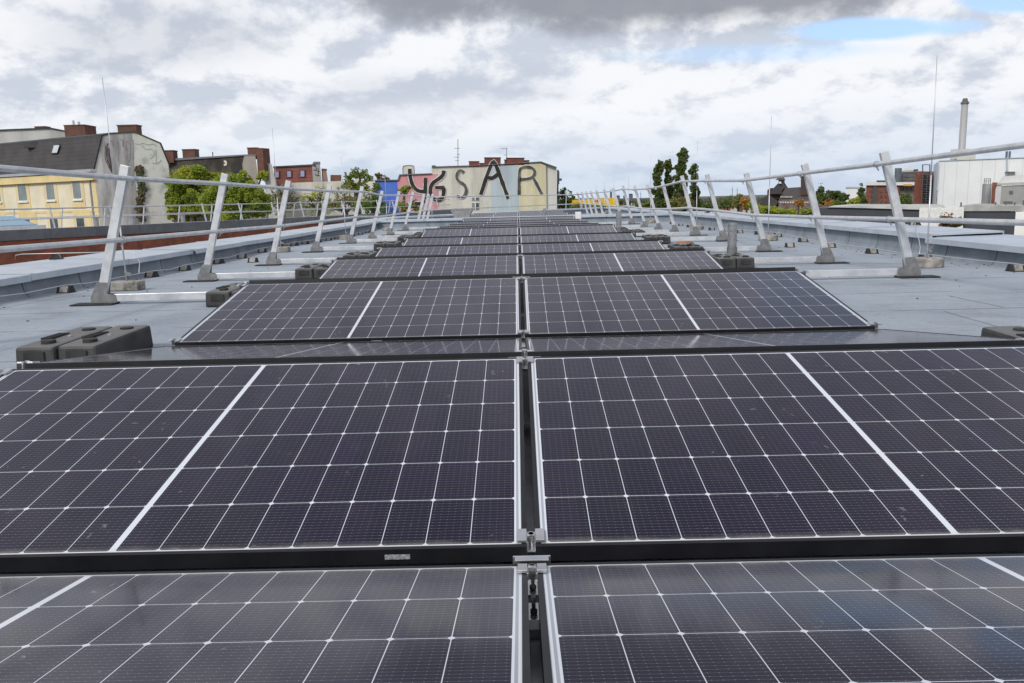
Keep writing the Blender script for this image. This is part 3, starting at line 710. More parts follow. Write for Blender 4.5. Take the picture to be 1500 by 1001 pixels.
rod(-3.87, 8.05, 1.23, zr(8)+.002, 'tall thin lightning rod in a stained concrete block behind the nearest left post', False, True, (-.03,0))
rod(-4.10, 14.2, 1.29, zr(14.2)+.002, 'thin lightning rod in a concrete block by the third left post', False)
rod(-4.18, 20.0, 1.1, zr(20)+.002, 'thin lightning rod before the bare trees on the left', False)
rod(-4.0, 25.3, .95, zr(25)+.002, 'thin lightning rod before the blue wall', True)
rod(4.17, 8.5, 1.29, zr(8.5)+.002, 'tall thin lightning rod in a round concrete base behind the nearest right post', True, False, (-.02,0))
rod(4.22, 14.1, 1.26, zr(14.1)+.002, 'thin lightning rod on a round base before the dark gabled building', True)
rod(4.35, 20.4, 1.28, zr(20.4)+.002, 'thin lightning rod before the poplars', True)
rod(4.1, 25.9, 1.25, zr(25.9)+.002, 'thin lightning rod just left of the poplars', True)
for i, (x, y, nm) in enumerate(((4.3,32.5,'nearest'),(4.3,37.5,'second'),(4.3,41.5,'third'),(4.2,45.0,'farthest'))):
    rod(x, y, 1.25, Z2, 'thin lightning rod on the right of the far roof section, %s of its line' % nm, True)
rnd = random.Random(21); b = MB()
for k in range(260):
    sd_ = rnd.choice((-1,1,1)); y = rnd.uniform(4.5, 16); x = (XR-.12-abs(rnd.gauss(0,.16))) if sd_ > 0 else (XL+.12+abs(rnd.gauss(0,.13)))
    if rnd.random() < .3: x = rnd.uniform(2.6, 4.8)*sd_
    q = rnd.uniform(.004, .013); b.box((x, y, zr(y)+.003), (q*rnd.uniform(1,2), q, q*.6), Matrix.Rotation(rnd.uniform(0,3), 3, 'Z'))
tag(b.build('grit', mat('dark_grit', (.05,.045,.04), .9, 0, (.12,.10,.07), 3)), 'loose grit and dead leaves gathered along the parapets', 'grit', kind='stuff')
# ---------------------------------------------------------------- vent pipes, hood, boxes
def vent(px, py_top, py_bot, Y, r, label):
    a = at(px, py_bot, Y); b_ = at(px, py_top, Y); zb = zr(a.y)
    t = thing('vent_pipe', label, 'vent pipe', (a.x, Y, zb), group='vent pipes')
    H = b_.z-zb; m_ = MB(); m_.tube([(0,0,H*.35),(0,0,H)], r, 20, None, False); m_.tube([(0,0,H-.001),(0,0,H*.35)], r*.9, 20, None, False)
    m_.tube([(0,0,H-.03),(0,0,H-.018)], r*1.06, 20); m_.build('pipe', M['pipe'], t, smooth=False)
    q = MB(); q.tube([(0,0,0),(0,0,H*.38)], r*1.12, 20); q.tube([(0,0,0),(0,0,.012)], r*2.2, 20); q.build('sleeve', M['pipe_low'], t)
vent(1072, 326, 372, 10.1, .055, 'galvanised vent pipe with dark foot behind a ballast box on the right')
vent(906.5, 309, 337, 16.3, .052, 'smaller galvanised vent pipe farther back on the right, beside a panel corner')
a = at(785, 310, 34.0)
t = thing('vent_pipe', 'small grey vent pipe among the far panels below the letter R', 'vent pipe', (.9, 28.6, Z2), group='vent pipes'); q = MB(); q.tube([(0,0,0),(0,0,.5)], .05, 14); q.build('pipe', M['pipe'], t)
# concrete-grey flared hood beyond the cross parapet
h = at(676, 305, 28.4)
t = thing('roof_hood', 'grey flared hood standing beyond the cross parapet', 'roof hood', (h.x, 28.4, Z2))
m_ = MB(); H = h.z-Z2
m_.prism([(-.26,0,.05),(.26,0,.05),(.28,0,H-.22),(.37,0,H-.08),(.33,0,H),(-.33,0,H),(-.37,0,H-.08),(-.28,0,H-.22)], (0,.5,0)); m_.build('body', M['pipe_low'] if False else mat('grey_hood', (.30,.30,.30), .8, 0, (.22,.22,.22), 6), t, bevel=.01)
m2 = MB(); m2.prism([(-.33,-.012,H-.03),(.33,-.012,H-.03),(.33,-.012,H-.05),(-.33,-.012,H-.05)], (0,.01,0)); m2.build('rim', M['pipe'], t)
m3 = MB(); m3.bx(-.3,.3,.0,.5,0,.05); m3.build('base', M['conc'], t)
# white junction cabinets at the far right panel corner
t = thing('junction_cabinet', 'small white cabinet at the right end of the last near row of panels', 'cabinet', (1.86, 26.0, zr(26)))
m_ = MB(); m_.bx(-.09,.09,-.08,.08,.08,.40); m_.build('case', M['white'], t, bevel=.008)
m_ = MB(); m_.bx(-.075,.075,-.088,-.081,.10,.38); m_.build('door', M['white'], t); m_ = MB(); m_.bx(-.1,.1,-.1,.1,0,.08); m_.build('stand', M['alu'], t)
# ================================================================ surroundings
def back(pts, depth, plane):
    """buildings run back along the radial streets, so their far walls stay behind the front"""
    if depth < 1.0: return -plane.n*depth
    c = sum((p for p in pts), V((0,0,0)))/len(pts); d = V((c.x, c.y, 0)).normalized(); return d*depth
def blk(name, m_, parent, outline, plane, depth, off=0.):
    """outline seen on a vertical plane, given real thickness behind it"""
    pts = [plane.p(x, y, off) for x, y in outline]
    b = MB(); b.prism(pts, back(pts, depth, plane)); return b.build(name, m_, parent)
def down(outline):  # outline with its last two points dropped to the ground is built by z
    return outline
def wall_to_ground(name, m_, parent, top, plane, depth, z=GZ, off=0.):
    pts = [plane.p(x, y, off) for x, y in top]
    pts += [V((pts[-1].x, pts[-1].y, z)), V((pts[0].x, pts[0].y, z))]
    b = MB(); b.prism(pts, back(pts, depth, plane)); return b.build(name, m_, parent)
def boxon(name, m_, parent, x0, y0, x1, y1, plane, th, off=0.):
    return blk(name, m_, parent, [(x0,y0),(x1,y0),(x1,y1),(x0,y1)], plane, th, off)
glass = mat('dark_window_glass', (.05,.06,.065), .12, 0, (.10,.12,.13), .6, spec=.8)
glass_pale = mat('curtained_window_glass', (.16,.19,.19), .25, 0, (.22,.25,.25), .8, spec=.8)
M['render_white'] = mat('old_white_render', (.50,.50,.48), .9, 0, (.36,.36,.35), .5, streak=True)
M['cream'] = mat('cream_render', (.74,.67,.51), .9, 0, (.65,.59,.45), .7)
M['yellow'] = mat('yellow_render', (.72,.58,.31), .9, 0, (.62,.49,.25), .7)
M['pink'] = mat('pink_render', (.62,.30,.32), .9, 0, (.50,.23,.25), .6, streak=True)
M['blue'] = mat('blue_render', (.08,.13,.68), .85, 0, (.08,.20,.50), .8)
M['pale'] = mat('pale_stained_render', (.62,.60,.53), .9, 0, (.44,.425,.37), .55, streak=True, lo=.42, hi=.7)
M['pale2'] = mat('pale_render_side', (.60,.59,.55), .9, 0, (.52,.51,.47), .4, streak=True)
M['lightblue'] = mat('light_blue_render', (.44,.52,.56), .9, 0, (.36,.43,.46), .6, streak=True)
M['yellowpale'] = mat('pale_yellow_render', (.64,.59,.40), .9, 0, (.52,.48,.32), .6, streak=True)
M['gable'] = mat('blotched_gable_render', (.55,.54,.52), .95, 0, (.25,.25,.25), .8, streak=True, lo=.40, hi=.66, det=10)
M['gable2'] = mat('pale_gable_render', (.60,.60,.55), .95, 0, (.33,.345,.31), .9, lo=.48, hi=.72, det=11)
M['chim'] = brick_mat('chimney_brick', (.16,.06,.04), (.22,.08,.05), (.09,.06,.05), .25, .08)
M['brickred'] = brick_mat('red_brick', (.26,.07,.045), (.33,.095,.06), (.18,.10,.08), .5, .16)
M['spray'] = mat('black_spray_paint', (.018,.018,.017), .85, 0, (.035,.033,.03), 1.2, lo=.45, hi=.65)
M['spray2'] = mat('worn_black_spray_paint', (.05,.05,.045), .85, 0, (.16,.15,.13), .9, lo=.4, hi=.7)
M['spray_white'] = mat('white_outline_paint', (.62,.61,.58), .85)
M['vine'] = mat('dead_vine', (.075,.05,.045), .95, 0, (.12,.08,.06), 1)
M['darkmetal'] = mat('dark_sheet_metal', (.05,.055,.06), .6, .2, (.035,.04,.042), .6)
M['greenroof'] = mat('green_roof_felt', (.06,.085,.06), .9, 0, (.04,.06,.045), .6)
def tiles(name, c1, c2, w_=.3, h_=.35):
    m = mat(name, c1, .7); nt = m.node_tree; p = nt.nodes['Principled BSDF']
    t = N(nt, 'ShaderNodeTexCoord'); s = N(nt, 'ShaderNodeSeparateXYZ'); nt.links.new(t.outputs['Object'], s.inputs[0])
    fz = MATH(nt, 'FRACT', MATH(nt, 'DIVIDE', s.outputs[2], h_)); fx = MATH(nt, 'FRACT', MATH(nt, 'DIVIDE', MATH(nt, 'ADD', s.outputs[0], MATH(nt, 'MULTIPLY', s.outputs[1], -.5)), w_))
    g = MATH(nt, 'MAXIMUM', SMOOTH(nt, fz, .22, .08), MATH(nt, 'MULTIPLY', SMOOTH(nt, fx, .2, .05), .5))
    n = N(nt, 'ShaderNodeTexNoise'); n.inputs['Scale'].default_value = .8; n.inputs['Detail'].default_value = 6; nt.links.new(t.outputs['Object'], n.inputs[0])
    c = MIXC(nt, SMOOTH(nt, n.outputs[0], .35, .65), c1, c2)
    nt.links.new(MIXC(nt, MATH(nt, 'MULTIPLY', g, .6), c, tuple(x*.3 for x in c1)), p.inputs['Base Color'])
    return m
M['tile_dark'] = tiles('dark_roof_tiles', (.055,.05,.052), (.038,.034,.036), .3, .34)
M['tile_red'] = tiles('red_roof_tiles', (.22,.07,.05), (.16,.05,.04), .45, .40)
M['tile_old'] = mat('mossy_old_roof', (.075,.065,.05), .95, 0, (.03,.03,.027), .5, lo=.4, hi=.6)
def stroke(mb, plane, pts, wpx, off, th=.02):
    """painted stroke on a wall: ribbon with rounded joints"""
    P = [plane.p(x, y, off) for x, y in pts]; w_ = wpx/FPX*P[0].y/2
    # subdivide for a hand-drawn wobble
    Q = []
    for a, b in zip(P, P[1:]):
        k = max(2, int((b-a).length/.35))
        for i in range(k): Q.append(a+(b-a)*(i/k))
    Q.append(P[-1])
    for _ in range(1): Q = [Q[0]] + [(Q[i-1]+Q[i]*2+Q[i+1])/4 for i in range(1, len(Q)-1)] + [Q[-1]]
    L = []; Rr = []
    for i, q in enumerate(Q):
        t = (Q[min(i+1,len(Q)-1)]-Q[max(i-1,0)]).normalized(); n = t.cross(plane.n); ww = w_*(1+.22*noise.noise(q*1.7+V((off*50,0,0))))
        L.append(q+n*ww); Rr.append(q-n*ww)
    k = len(Q); vs = L+Rr+[v-plane.n*th for v in L]+[v-plane.n*th for v in Rr]
    fs = []
    for i in range(k-1):
        fs += [(i, k+i, k+i+1, i+1), (2*k+i, 2*k+i+1, i+1, i), (3*k+i+1, 3*k+i, k+i, k+i+1), (2*k+i, 3*k+i, 3*k+i+1, 2*k+i+1)]
    fs += [(0, 2*k, 3*k, k), (k-1, 2*k-1, 4*k-1, 3*k-1)]
    mb.add(vs, fs)
# ---------------- ground
mb = MB(); n_ = 24; S = 9000
gm = mat('town_ground', (.055,.075,.035), .95, 0, (.12,.115,.10), .02, det=8)
mb.add([(-S,-S,GZ),(S,-S,GZ),(S,S,GZ),(-S,S,GZ)], [(0,1,2,3)]); tag(mb.build('ground', gm), kind='structure')
# ---------------- brick wing on the left
wz = -.78
W = [(-34,18),(-22.7,36),(-18.1,44),(-13.2,54),(-9.0,66),(-4.5,80)]
th = thing('brick_wing', 'low red brick wing with grey coping beyond the left parapet', 'building', world=True)
poly = [V((x,y,GZ)) for x,y in W] + [V((-16,84,GZ)), V((-27,58,GZ)), V((-44,28,GZ))]
b = MB(); b.prism(poly, (0,0,wz-GZ-.40)); b.build('wall', brick_mat('wing_brick', (.30,.075,.04), (.36,.10,.055), (.22,.13,.10), .25, .083), th)
b = MB()
for (x0,y0),(x1,y1) in zip(W, W[1:]):
    t = V((x1-x0,y1-y0,0)); L = t.length; t.normalize(); n = V((-t.y,t.x,0)); k = max(1, round(L/2.4))
    for i in range(k):
        p = V((x0,y0,0))+t*(L*i/k); q = V((x0,y0,0))+t*(L*(i+1)/k-.012)
        b.prism([p-n*.06+V((0,0,wz-.45)), q-n*.06+V((0,0,wz-.45)), q-n*.06+V((0,0,wz)), p-n*.06+V((0,0,wz))], n*.55)
b.build('coping', M['coping_dark'], th)
b = MB(); b.prism([v+V((0,0,wz-.40-GZ)) for v in poly], (0,0,.12)); b.build('roof', M['membrane'], th)
def poly_posts(W, d, sp, z, n_off):
    out = []; 
    for (x0,y0),(x1,y1) in zip(W, W[1:]):
        t = V((x1-x0,y1-y0,0)); L = t.length; t.normalize(); n = V((-t.y,t.x,0)); k = max(1, round(L/sp))
        for i in range(k): out.append((V((x0,y0,0))+t*(L*i/k)+n*n_off, n, t))
    return out
def thin_rail(name, label, W, sp, n_off, lean, z, hs=(1.02,.52), H=1.05, group=None, rr=.024):
    th = thing(name, label, 'railing', world=True, group=group)
    P = poly_posts(W, 0, sp, z, n_off); L = [[] for _ in hs]
    for p, n, t in P:
        f = p+V((0,0,z)); tp = f+n*lean+V((0,0,H)); m_ = MB(); m_.beam(f, tp, .07, .05, n); m_.build('post', M['rail'], th)
        for i, h_ in enumerate(hs): L[i].append(f+n*(lean*h_/H-.03)+V((0,0,h_)))
    for i, l in enumerate(L):
        m_ = MB(); m_.tube(l, rr, 8); m_.build('top_rail' if i == 0 else 'mid_rail', M['rail'], th, smooth=True)
thin_rail('guard_rail', 'white railing along the near edge of the brick wing on the left', W, 2.7, .75, .30, wz-.28, (1.20,.72), 1.27)
W2 = [(-37,33),(-26,50),(-17.5,66),(-9.5,84)]
thin_rail('guard_rail', 'white railing along the far edge of the brick wing on the left', [(-30,40),(-24.0,53),(-16.5,68),(-10.5,80)], 3.0, .0, -.30, wz-.28, (1.20,.72), 1.25)
# glazed rooflight
t = thing('rooflight', 'flat white framed rooflight with blue glass at the left picture edge', 'rooflight', world=True)
c = V((-25.2, 37.6, wz-.28)); ax = V((11.3,18,0)).normalized(); ay = V((-ax.y,ax.x,0))
def rp(u, v, z): return c+ax*u+ay*v+V((0,0,z))
b = MB(); b.prism([rp(-3,-1.3,0),rp(3,-1.3,0),rp(3,1.5,0),rp(-3,1.5,0)], (0,0,.42)); b.build('frame', M['white'], t)
b = MB(); b.prism([rp(-2.7,-1.1,.42),rp(2.7,-1.1,.42),rp(2.2,.1,.85),rp(-2.2,.1,.85)], (0,0,.04)); b.build('glass', mat('blue_rooflight_glass', (.22,.36,.48), .15, spec=.8), t)
b = MB(); b.prism([rp(2.7,-1.1,.425),rp(2.7,1.3,.425),rp(2.2,.1,.855)], (0,0,.035)); b.build('end_panel', M['white'], t)
for i,(u,v) in enumerate(((7.5,2.0),(9.8,2.2),(13.2,2.4))):
    q = rp(u, v, 0); t = thing('vent_pipe', ('short grey vent on the brick wing, %s from the left' % ORD[i]), 'vent pipe', q, group='vents on the brick wing')
    b = MB(); b.tube([(0,0,0),(0,0,.62)], .13, 14); b.build('pipe', M['pipe'], t); b = MB(); b.tube([(0,0,.62),(0,0,.70)], .18, 14); b.build('cap', M['pipe'], t)
# ---------------- yellow corner house
HD = V((-12.0, 6.6, 0)).normalized()       # direction in which the house runs away to the left
A = at(140, 300, 68); Bq = at(247, 300, 70.5)
GP = Plane(A.x, A.y, Bq.x, Bq.y)
th = thing('corner_house', 'yellow and cream house with dark tiled mansard roof and stained gable wall', 'house', world=True)
prof = [(138,246),(149,199),(160,196),(197,194),(234,210),(247,241)]
P = [GP.p(x,y) for x,y in prof]
body = [P[0]]+P[1:]+[V((P[-1].x,P[-1].y,GZ)), V((P[0].x,P[0].y,GZ))]
b = MB(); b.prism(body, HD*34); b.build('wall', M['cream'], th)
# gable skin, in two stained tones
zb = lambda p: V((p.x,p.y,GZ))
S1 = GP.p(199, 300, .05); 
b = MB(); pts = [GP.p(x,y,.05) for x,y in [(139.0,247),(149.5,200),(160,197),(193,195.5)]]; s_ = GP.p(201,300,.05); pts += [V((s_.x,s_.y,2.0)), zb(s_), zb(pts[0])]
b.prism(pts, -GP.n*.05); b.build('gable_wall', M['gable'], th)
b = MB(); pts = [GP.p(x,y,.05) for x,y in [(193.6,195.5),(234,210.5),(246.5,241)]]; pts += [zb(pts[-1]), zb(s_)+GP.t*.04, V((s_.x,s_.y,2.0))+GP.t*.04]
b.prism(pts, -GP.n*.05); b.build('gable_wall', M['gable2'], th)
# mansard slabs
def slab(i, j, m_, name, t_=.12, ext=.25, y0=-.12, L=34.2):
    a, c = P[i], P[j]; d = (c-a).normalized(); n = HD.cross(d); n.normalize()
    if n.z < 0 and abs(n.z) > .05: n = -n
    if n.dot(a-GP.p(195,260)) < 0: n = -n
    b = MB(); b.prism([a-d*ext+HD*y0, c+d*.02+HD*y0, c+d*.02+n*t_+HD*y0, a-d*ext+n*t_+HD*y0], HD*L); return b.build(name, m_, th)
rf = slab(0, 1, M['tile_dark'], 'roof')
slab(1, 2, M['darkmetal'], 'roof', .1, 0); slab(2, 3, M['greenroof'], 'roof', .10, 0); slab(3, 4, M['greenroof'], 'roof', .08, 0); slab(4, 5, M['darkmetal'], 'roof', .08, 0)
# facade plane features
FA = P[0]; FP = Plane(FA.x, FA.y, FA.x+HD.x*10, FA.y+HD.y*10)
def fz(x, z, off=.0):   # point on the facade: x metres from the corner, z height
    return V((FA.x,FA.y,0))+HD*x+V((0,0,z))+FP.n*off
def frect(name, m_, x0, x1, z0, z1, th_, off, parent=None):
    b = MB(); b.prism([fz(x0,z0,off),fz(x1,z0,off),fz(x1,z1,off),fz(x0,z1,off)], -FP.n*th_); return b.build(name, m_, parent or th)
ez = P[0].z
def fx_at(px): q = FP.p(px, 280); return (V((q.x,q.y,0))-V((FA.x,FA.y,0))).dot(HD)
def fz_at(px, py): return FP.p(px, py).z
frect('cornice', M['yellow'], -.1, 33, ez-.95, ez-.35, .6, .30); frect('gutter', M['alu'], -.1, 33, ez-.30, ez-.08, .6, .42)
WX = [(fx_at(a), fx_at(b_)) for a, b_ in ((120,107),(81,68),(40,26.5))]
d12 = WX[2][0]-WX[1][0]
for q in range(5): WX.append((WX[-1][0]+d12, WX[-1][1]+d12))
zt_, zb_ = fz_at(113,262.5), fz_at(113,292)
for k in range(3):
    dz_ = -k*3.1
    if k: frect('string_course', M['yellow'], -.02, 33, zb_+dz_+3.1-1.05, zb_+dz_+3.1-.85, .1, .04)
    for i, (x0, x1) in enumerate(WX):
        frect('surround', M['yellow'], x0-.32, x1+.32, zb_+dz_-.75, zt_+dz_+.35, .1, .035) if k == 0 else frect('surround', M['yellow'], x0-.32 if i % 2 else x0-.9, x1+.32, zb_+dz_-1.0, zt_+dz_+.5, .1, .035)
        wn_ = frect('window', M['white'], x0, x1, zb_+dz_, zt_+dz_, .1, .05)
        g = frect('pane', glass_pale if k == 0 else glass, x0+.08, x1-.08, zb_+dz_+.08, zt_+dz_-.08, .1, .062, wn_)
        s2 = frect('sill', M['white'], x0-.08, x1+.08, zb_+dz_-.12, zb_+dz_, .2, .16, wn_)
frect('corner_strip', M['yellow'], 0, .45, GZ+.5, ez-.95, .1, .03)
frect('downpipe', M['pipe'], .62, .72, GZ+.5, ez-.4, .1, .12)
# skylight in the mansard
def on_slope(px, py, off):
    a, c = P[0], P[1]; d = (c-a).normalized(); n = HD.cross(d).normalized()
    if n.dot(a-GP.p(195,260)) < 0: n = -n
    r_ = ray(px, py); k = (a+n*off-CAM).dot(n)/r_.dot(n); return CAM+r_*k, n
qs = [on_slope(x, y, .16) for x, y in ((78,212),(88,211.5),(84.5,225),(75,225.5))]
b = MB(); b.prism([q for q, n in qs], qs[0][1]*.10); sk = b.build('skylight', M['darkmetal'], th)
qs = [on_slope(x, y, .27) for x, y in ((79.2,212.8),(87.2,212.4),(83.6,223.4),(76.2,223.8))]
b = MB(); b.prism([q for q, n in qs], qs[0][1]*.02); b.build('pane', mat('skylight_glass', (.5,.52,.56), .15, spec=.8), sk)
# chimneys
def chimney(parent, px0, py0, px1, py1, Y, dpt, m_=None, rot=0., cap=True, name='chimney'):
    a, c = at(px0, py1, Y), at(px1, py0, Y); w_ = c.x-a.x; h_ = c.z-a.z
    b = MB(); b.bx(a.x, c.x, Y, Y+dpt, a.z-.4, c.z-(.10 if cap else 0))
    if cap: b.bx(a.x-.05, c.x+.05, Y-.05, Y+dpt+.05, c.z-.10, c.z)
    return b.build(name, m_ or M['chim'], parent)
chimney(th, 173, 182, 199, 196, 70.5, 1.0)
# vines and painted marks on the gable
vn = MB(); rnd = random.Random(5)
def vine(x, y, pts, wpx):
    stroke(vn, GP, [(x+a, y+c) for a, c in pts], wpx, .075, .03)
for k in range(9):
    x = 157+rnd.uniform(-3,4); y = 212+rnd.uniform(-4,6); stroke(vn, GP, [(x,y),(x+rnd.uniform(-2,2.5),y+10),(x+rnd.uniform(-1,3),y+22),(163+rnd.uniform(-1,1.5),y+36)], rnd.uniform(.25,.8), .075, .03)
vn.build('vine', M['vine'], th)
vg = MB(); 
for k in range(700):
    y = rnd.uniform(243,323); x = 206+rnd.gauss(0,2.6)+math.sin(y*.12)*1.5; q = GP.p(x,y,.10+rnd.uniform(0,.15)); s_ = rnd.uniform(.05,.14)
    u = V((rnd.uniform(-1,1),rnd.uniform(-.6,.2),rnd.uniform(-1,1))).normalized(); v_ = u.cross(GP.n).normalized()
    vg.add([q-u*s_-v_*s_*.7,q+u*s_-v_*s_*.6,q+u*s_+v_*s_*.7,q-u*s_*.8+v_*s_*.7], [(0,1,2,3)])
vg.build('creeper', mat('sparse_creeper', (.07,.085,.035), .9, 0, (.10,.07,.045), .8), th)
gf = MB(); pur = mat('faded_mauve_paint', (.26,.20,.23), .9, 0, (.36,.33,.34), 1.1)
for pts in ([(153,206),(153,214)],[(161,204),(162,232)],[(172,207),(173,236)],[(176,204),(180,203),(180,215)],[(184,206),(185,235),(190,236),(190,206),(185,206)],[(191,204),(195,203),(195,232)],[(164,205),(166,214)]): stroke(gf, GP, pts, 1.5, .07, .02)
gf.build('graffiti', pur, th)
gf = MB(); grn = mat('faded_green_paint', (.34,.40,.35), .9, 0, (.44,.47,.42), 1.1)
for pts in ([(197,209),(203,212),(210,208),(217,213),(224,209),(229,214)],[(208,213),(214,220),(222,216),(228,226),(220,232)],[(223,238),(230,240),(236,234)],[(228,219),(229,230),(228,240)]): stroke(gf, GP, pts, 1.3, .07, .02)
gf.build('graffiti', grn, th)
# small vents along the mansard top
b = MB(); q = at(62,212,73); b.box(q, (2.6,1.2,.5)); b.build('vent_housing', M['darkmetal'], th)
# ---------------- white flat-roofed building behind it
th = thing('white_block', 'white flat roofed upper storey behind the dark tiled roof', 'building', world=True)
pl = Plane(*at(-60,200,95).xy, *at(73,200,95).xy); wall_to_ground('wall', M['render_white'], th, [(-60,193),(73,187.5),(96,192)], pl, 14)
blk('roof', M['darkmetal'], th, [(-60,191.7),(73,186.3),(97,191),(97,192),(73,187.6),(-60,193.2)], pl, 13, .2)
chimney(th, 95, 182, 123.5, 196, 93, 2.5); chimney(th, 51, 184.4, 66, 187.5, 96, 1.0)
q = at(108,183,94); b = MB(); b.tube([q, q+V((0,0,.5))], .12, 8); b.tube([q+V((.6,0,0)), q+V((.6,0,.35))], .14, 8); b.build('flue', M['alu'], th)
# ---------------- old house with beige gable and mossy roof
th = thing('old_house', 'old house with mossy dark roof, beige gable strip and brick chimney stacks', 'house', world=True)
pl = Plane(*at(236,250,92).xy, *at(383,250,88).xy)
wall_to_ground('wall', M['tile_old'], th, [(236,237),(243,234.5),(358,227.5),(362,232),(364,262)], pl, 12)
blk('roof', M['coping_dark'], th, [(240,232.5),(358,226),(375,226),(375,228),(358,228),(240,236)], pl, 12.2, .15)
wall_to_ground('gable_wall', mat('beige_render', (.33,.30,.27), .9, 0, (.26,.235,.21), .4, streak=True), th, [(355,240),(358,227.8),(374,227.8),(378,258)], pl, 12, GZ, .12)
wall_to_ground('gable_wall', M['render_white'], th, [(386.5,238),(398,240),(403,262),(405,275)], pl, 10, GZ, -.3)
chimney(th, 236.5, 219.5, 253, 233, 91, 1.2); chimney(th, 268, 217.8, 285, 233, 91, 1.2); chimney(th, 363, 215.5, 375.5, 227, 89, 1.0)
b = MB(); 
pts = [pl.p(x,y,.4) for x,y in ((375.5,216.5),(384.5,216.5),(388,262),(378,262))]; b.prism(pts, -pl.n*1.2); b.build('chimney', M['chim'], th)
for x in (287.5,291,312): q = at(x,230,91); b = MB(); b.tube([q-V((0,0,.3)), q+V((0,0,.55))], .05, 6); b.build('flue', M['darkmetal'], th)
b = MB(); rnd = random.Random(3)
stroke(b, pl, [(328,236.5),(331,236),(331.5,241),(328,241.5)], 3, .06); b.build('roof_window', M['pale'], th)
# ---------------- red tiled mansard house
th = thing('red_mansard_house', 'house with red tiled mansard roof, three dormer windows and painted grey gable', 'house', world=True)
pl = Plane(*at(398,250,104).xy, *at(475,250,100).xy)
wall_to_ground('wall', M['tile_red'], th, [(401,245),(458,242),(459,270)], pl, 10)
blk('roof', M['darkmetal'], th, [(400,243.3),(458,240.3),(462,240.3),(462,242.4),(400,245.3)], pl, 10, .15)
wall_to_ground('gable_wall', mat('grey_gable', (.27,.265,.265), .9, 0, (.2,.2,.2), .5, streak=True), th, [(457,242),(459,238.5),(468.5,238.5),(471.5,267)], pl, 9, GZ, .1)
blk('chimney', M['coping_dark'], th, [(457,240.5),(459.5,236.5),(469,236.5),(469.5,239.5),(461,239.5),(458,242)], pl, 1.5, .2)
wall_to_ground('gable_wall', mat('brownish_gable', (.26,.17,.13), .9, 0, (.2,.13,.1), .5), th, [(471,248),(478,248.5),(481,268)], pl, 9, GZ, -.2)
blk('chimney', M['chim'], th, [(471,248.6),(471,246.6),(479,247),(479,249)], pl, 1.5, -.1)
for x in (401.5,419.5,439):
    wn_ = boxon('dormer_window', M['darkmetal'], th, x, 249.5-(x-420)*.03, x+8, 260-(x-420)*.03, pl, .3, .12)
    boxon('pane', mat('pale_violet_curtain', (.28,.28,.42), .4), wn_, x+1.2, 250.5-(x-420)*.03, x+6.6, 259-(x-420)*.03, pl, .05, .17)
b = MB()
for pts in ([(459.5,243),(463,243),(463,250)],[(459.5,249),(464,249)],[(465,251),(468,251)],[(466,246),(466,257)],[(462,254),(462,257),(468,257)]): stroke(b, pl, pts, 1.1, .13)
b.build('graffiti', M['spray'], th)
# ---------------- long low white wall building
th = thing('low_white_building', 'long low white building with bare trees in front', 'building', world=True)
pl = Plane(*at(400,270,97).xy, *at(556,270,97).xy)
wall_to_ground('wall', M['pale'], th, [(404,272),(427,267.5),(500,264.8),(531,263),(549,262.5)], pl, 8)
for x0,y0,x1,y1 in ((484,256,500,263),(520,258,531,262.5)): boxon('roof_box', M['render_white'] if x0 > 500 else M['chim'], th, x0, y0, x1, y1+2, pl, 3, -1)
# ---------------- the house with the painted letters
th = thing('lettered_building', 'pale fire wall building painted with giant black letters and pink, blue and yellow fields', 'building', world=True)
LY = 108
pl = Plane(-30, LY, 10, LY)
def C4(x, y): return (570+x/5.556, 190+y/5.556)
wall_to_ground('wall', M['pale'], th, [C4(345,302),C4(770,289),C4(1235,262)], pl, 13)
wall_to_ground('wall', M['blue'], th, [(548,263.2),C4(68,410)], pl, 9, GZ, .02)
wall_to_ground('wall', M['pink'], th, [C4(69,412),C4(83,370),C4(347,360),C4(395,358)], pl, 9, GZ, .04)
wall_to_ground('light_blue_panel', M['lightblue'], th, [C4(822,297),C4(1048,284)], pl, .3, GZ, .06)
wall_to_ground('yellow_panel', M['yellowpale'], th, [C4(1048.5,284),C4(1232,271),C4(1275,292)], pl, .3, GZ, .05)
pr_ = Plane(pl.p(*C4(1268,300)).x-.0, LY+.03, pl.p(*C4(1268,300)).x+5, LY+1.6)
wall_to_ground('side_wall', M['pale2'], th, [C4(1232,266),C4(1362,308)], Plane(-30,LY+.3,10,LY+.3), 10, GZ)  # flank's brighter light is put into its paler render colour
blk('coping', M['coping_dark'], th, [C4(345,302),C4(770,289),C4(1235,262),C4(1362,308),C4(1368,303),C4(1237,256),C4(770,285),C4(345,298)], pl, 12.5, .25)
blk('coping', M['coping_dark'], th, [C4(-120,408),C4(68,404),C4(82,362),C4(347,352),C4(347,358),C4(87,369),C4(73,411),C4(-120,414)], pl, 8, .25)
sb = blk('stair_head', M['pale'], th, [C4(112,360),C4(110,290),C4(205,288),C4(207,355)], pl, 3, .06)
b = MB(); stroke(b, pl, [C4(112,360),C4(111,291),C4(205,289),C4(206,355)], .9, .1); b.build('edge_trim', M['coping_dark'], sb)
boxon('vent_housing', M['darkmetal'], th, *C4(348,289), *C4(380,301), pl, 1.5, -.2)
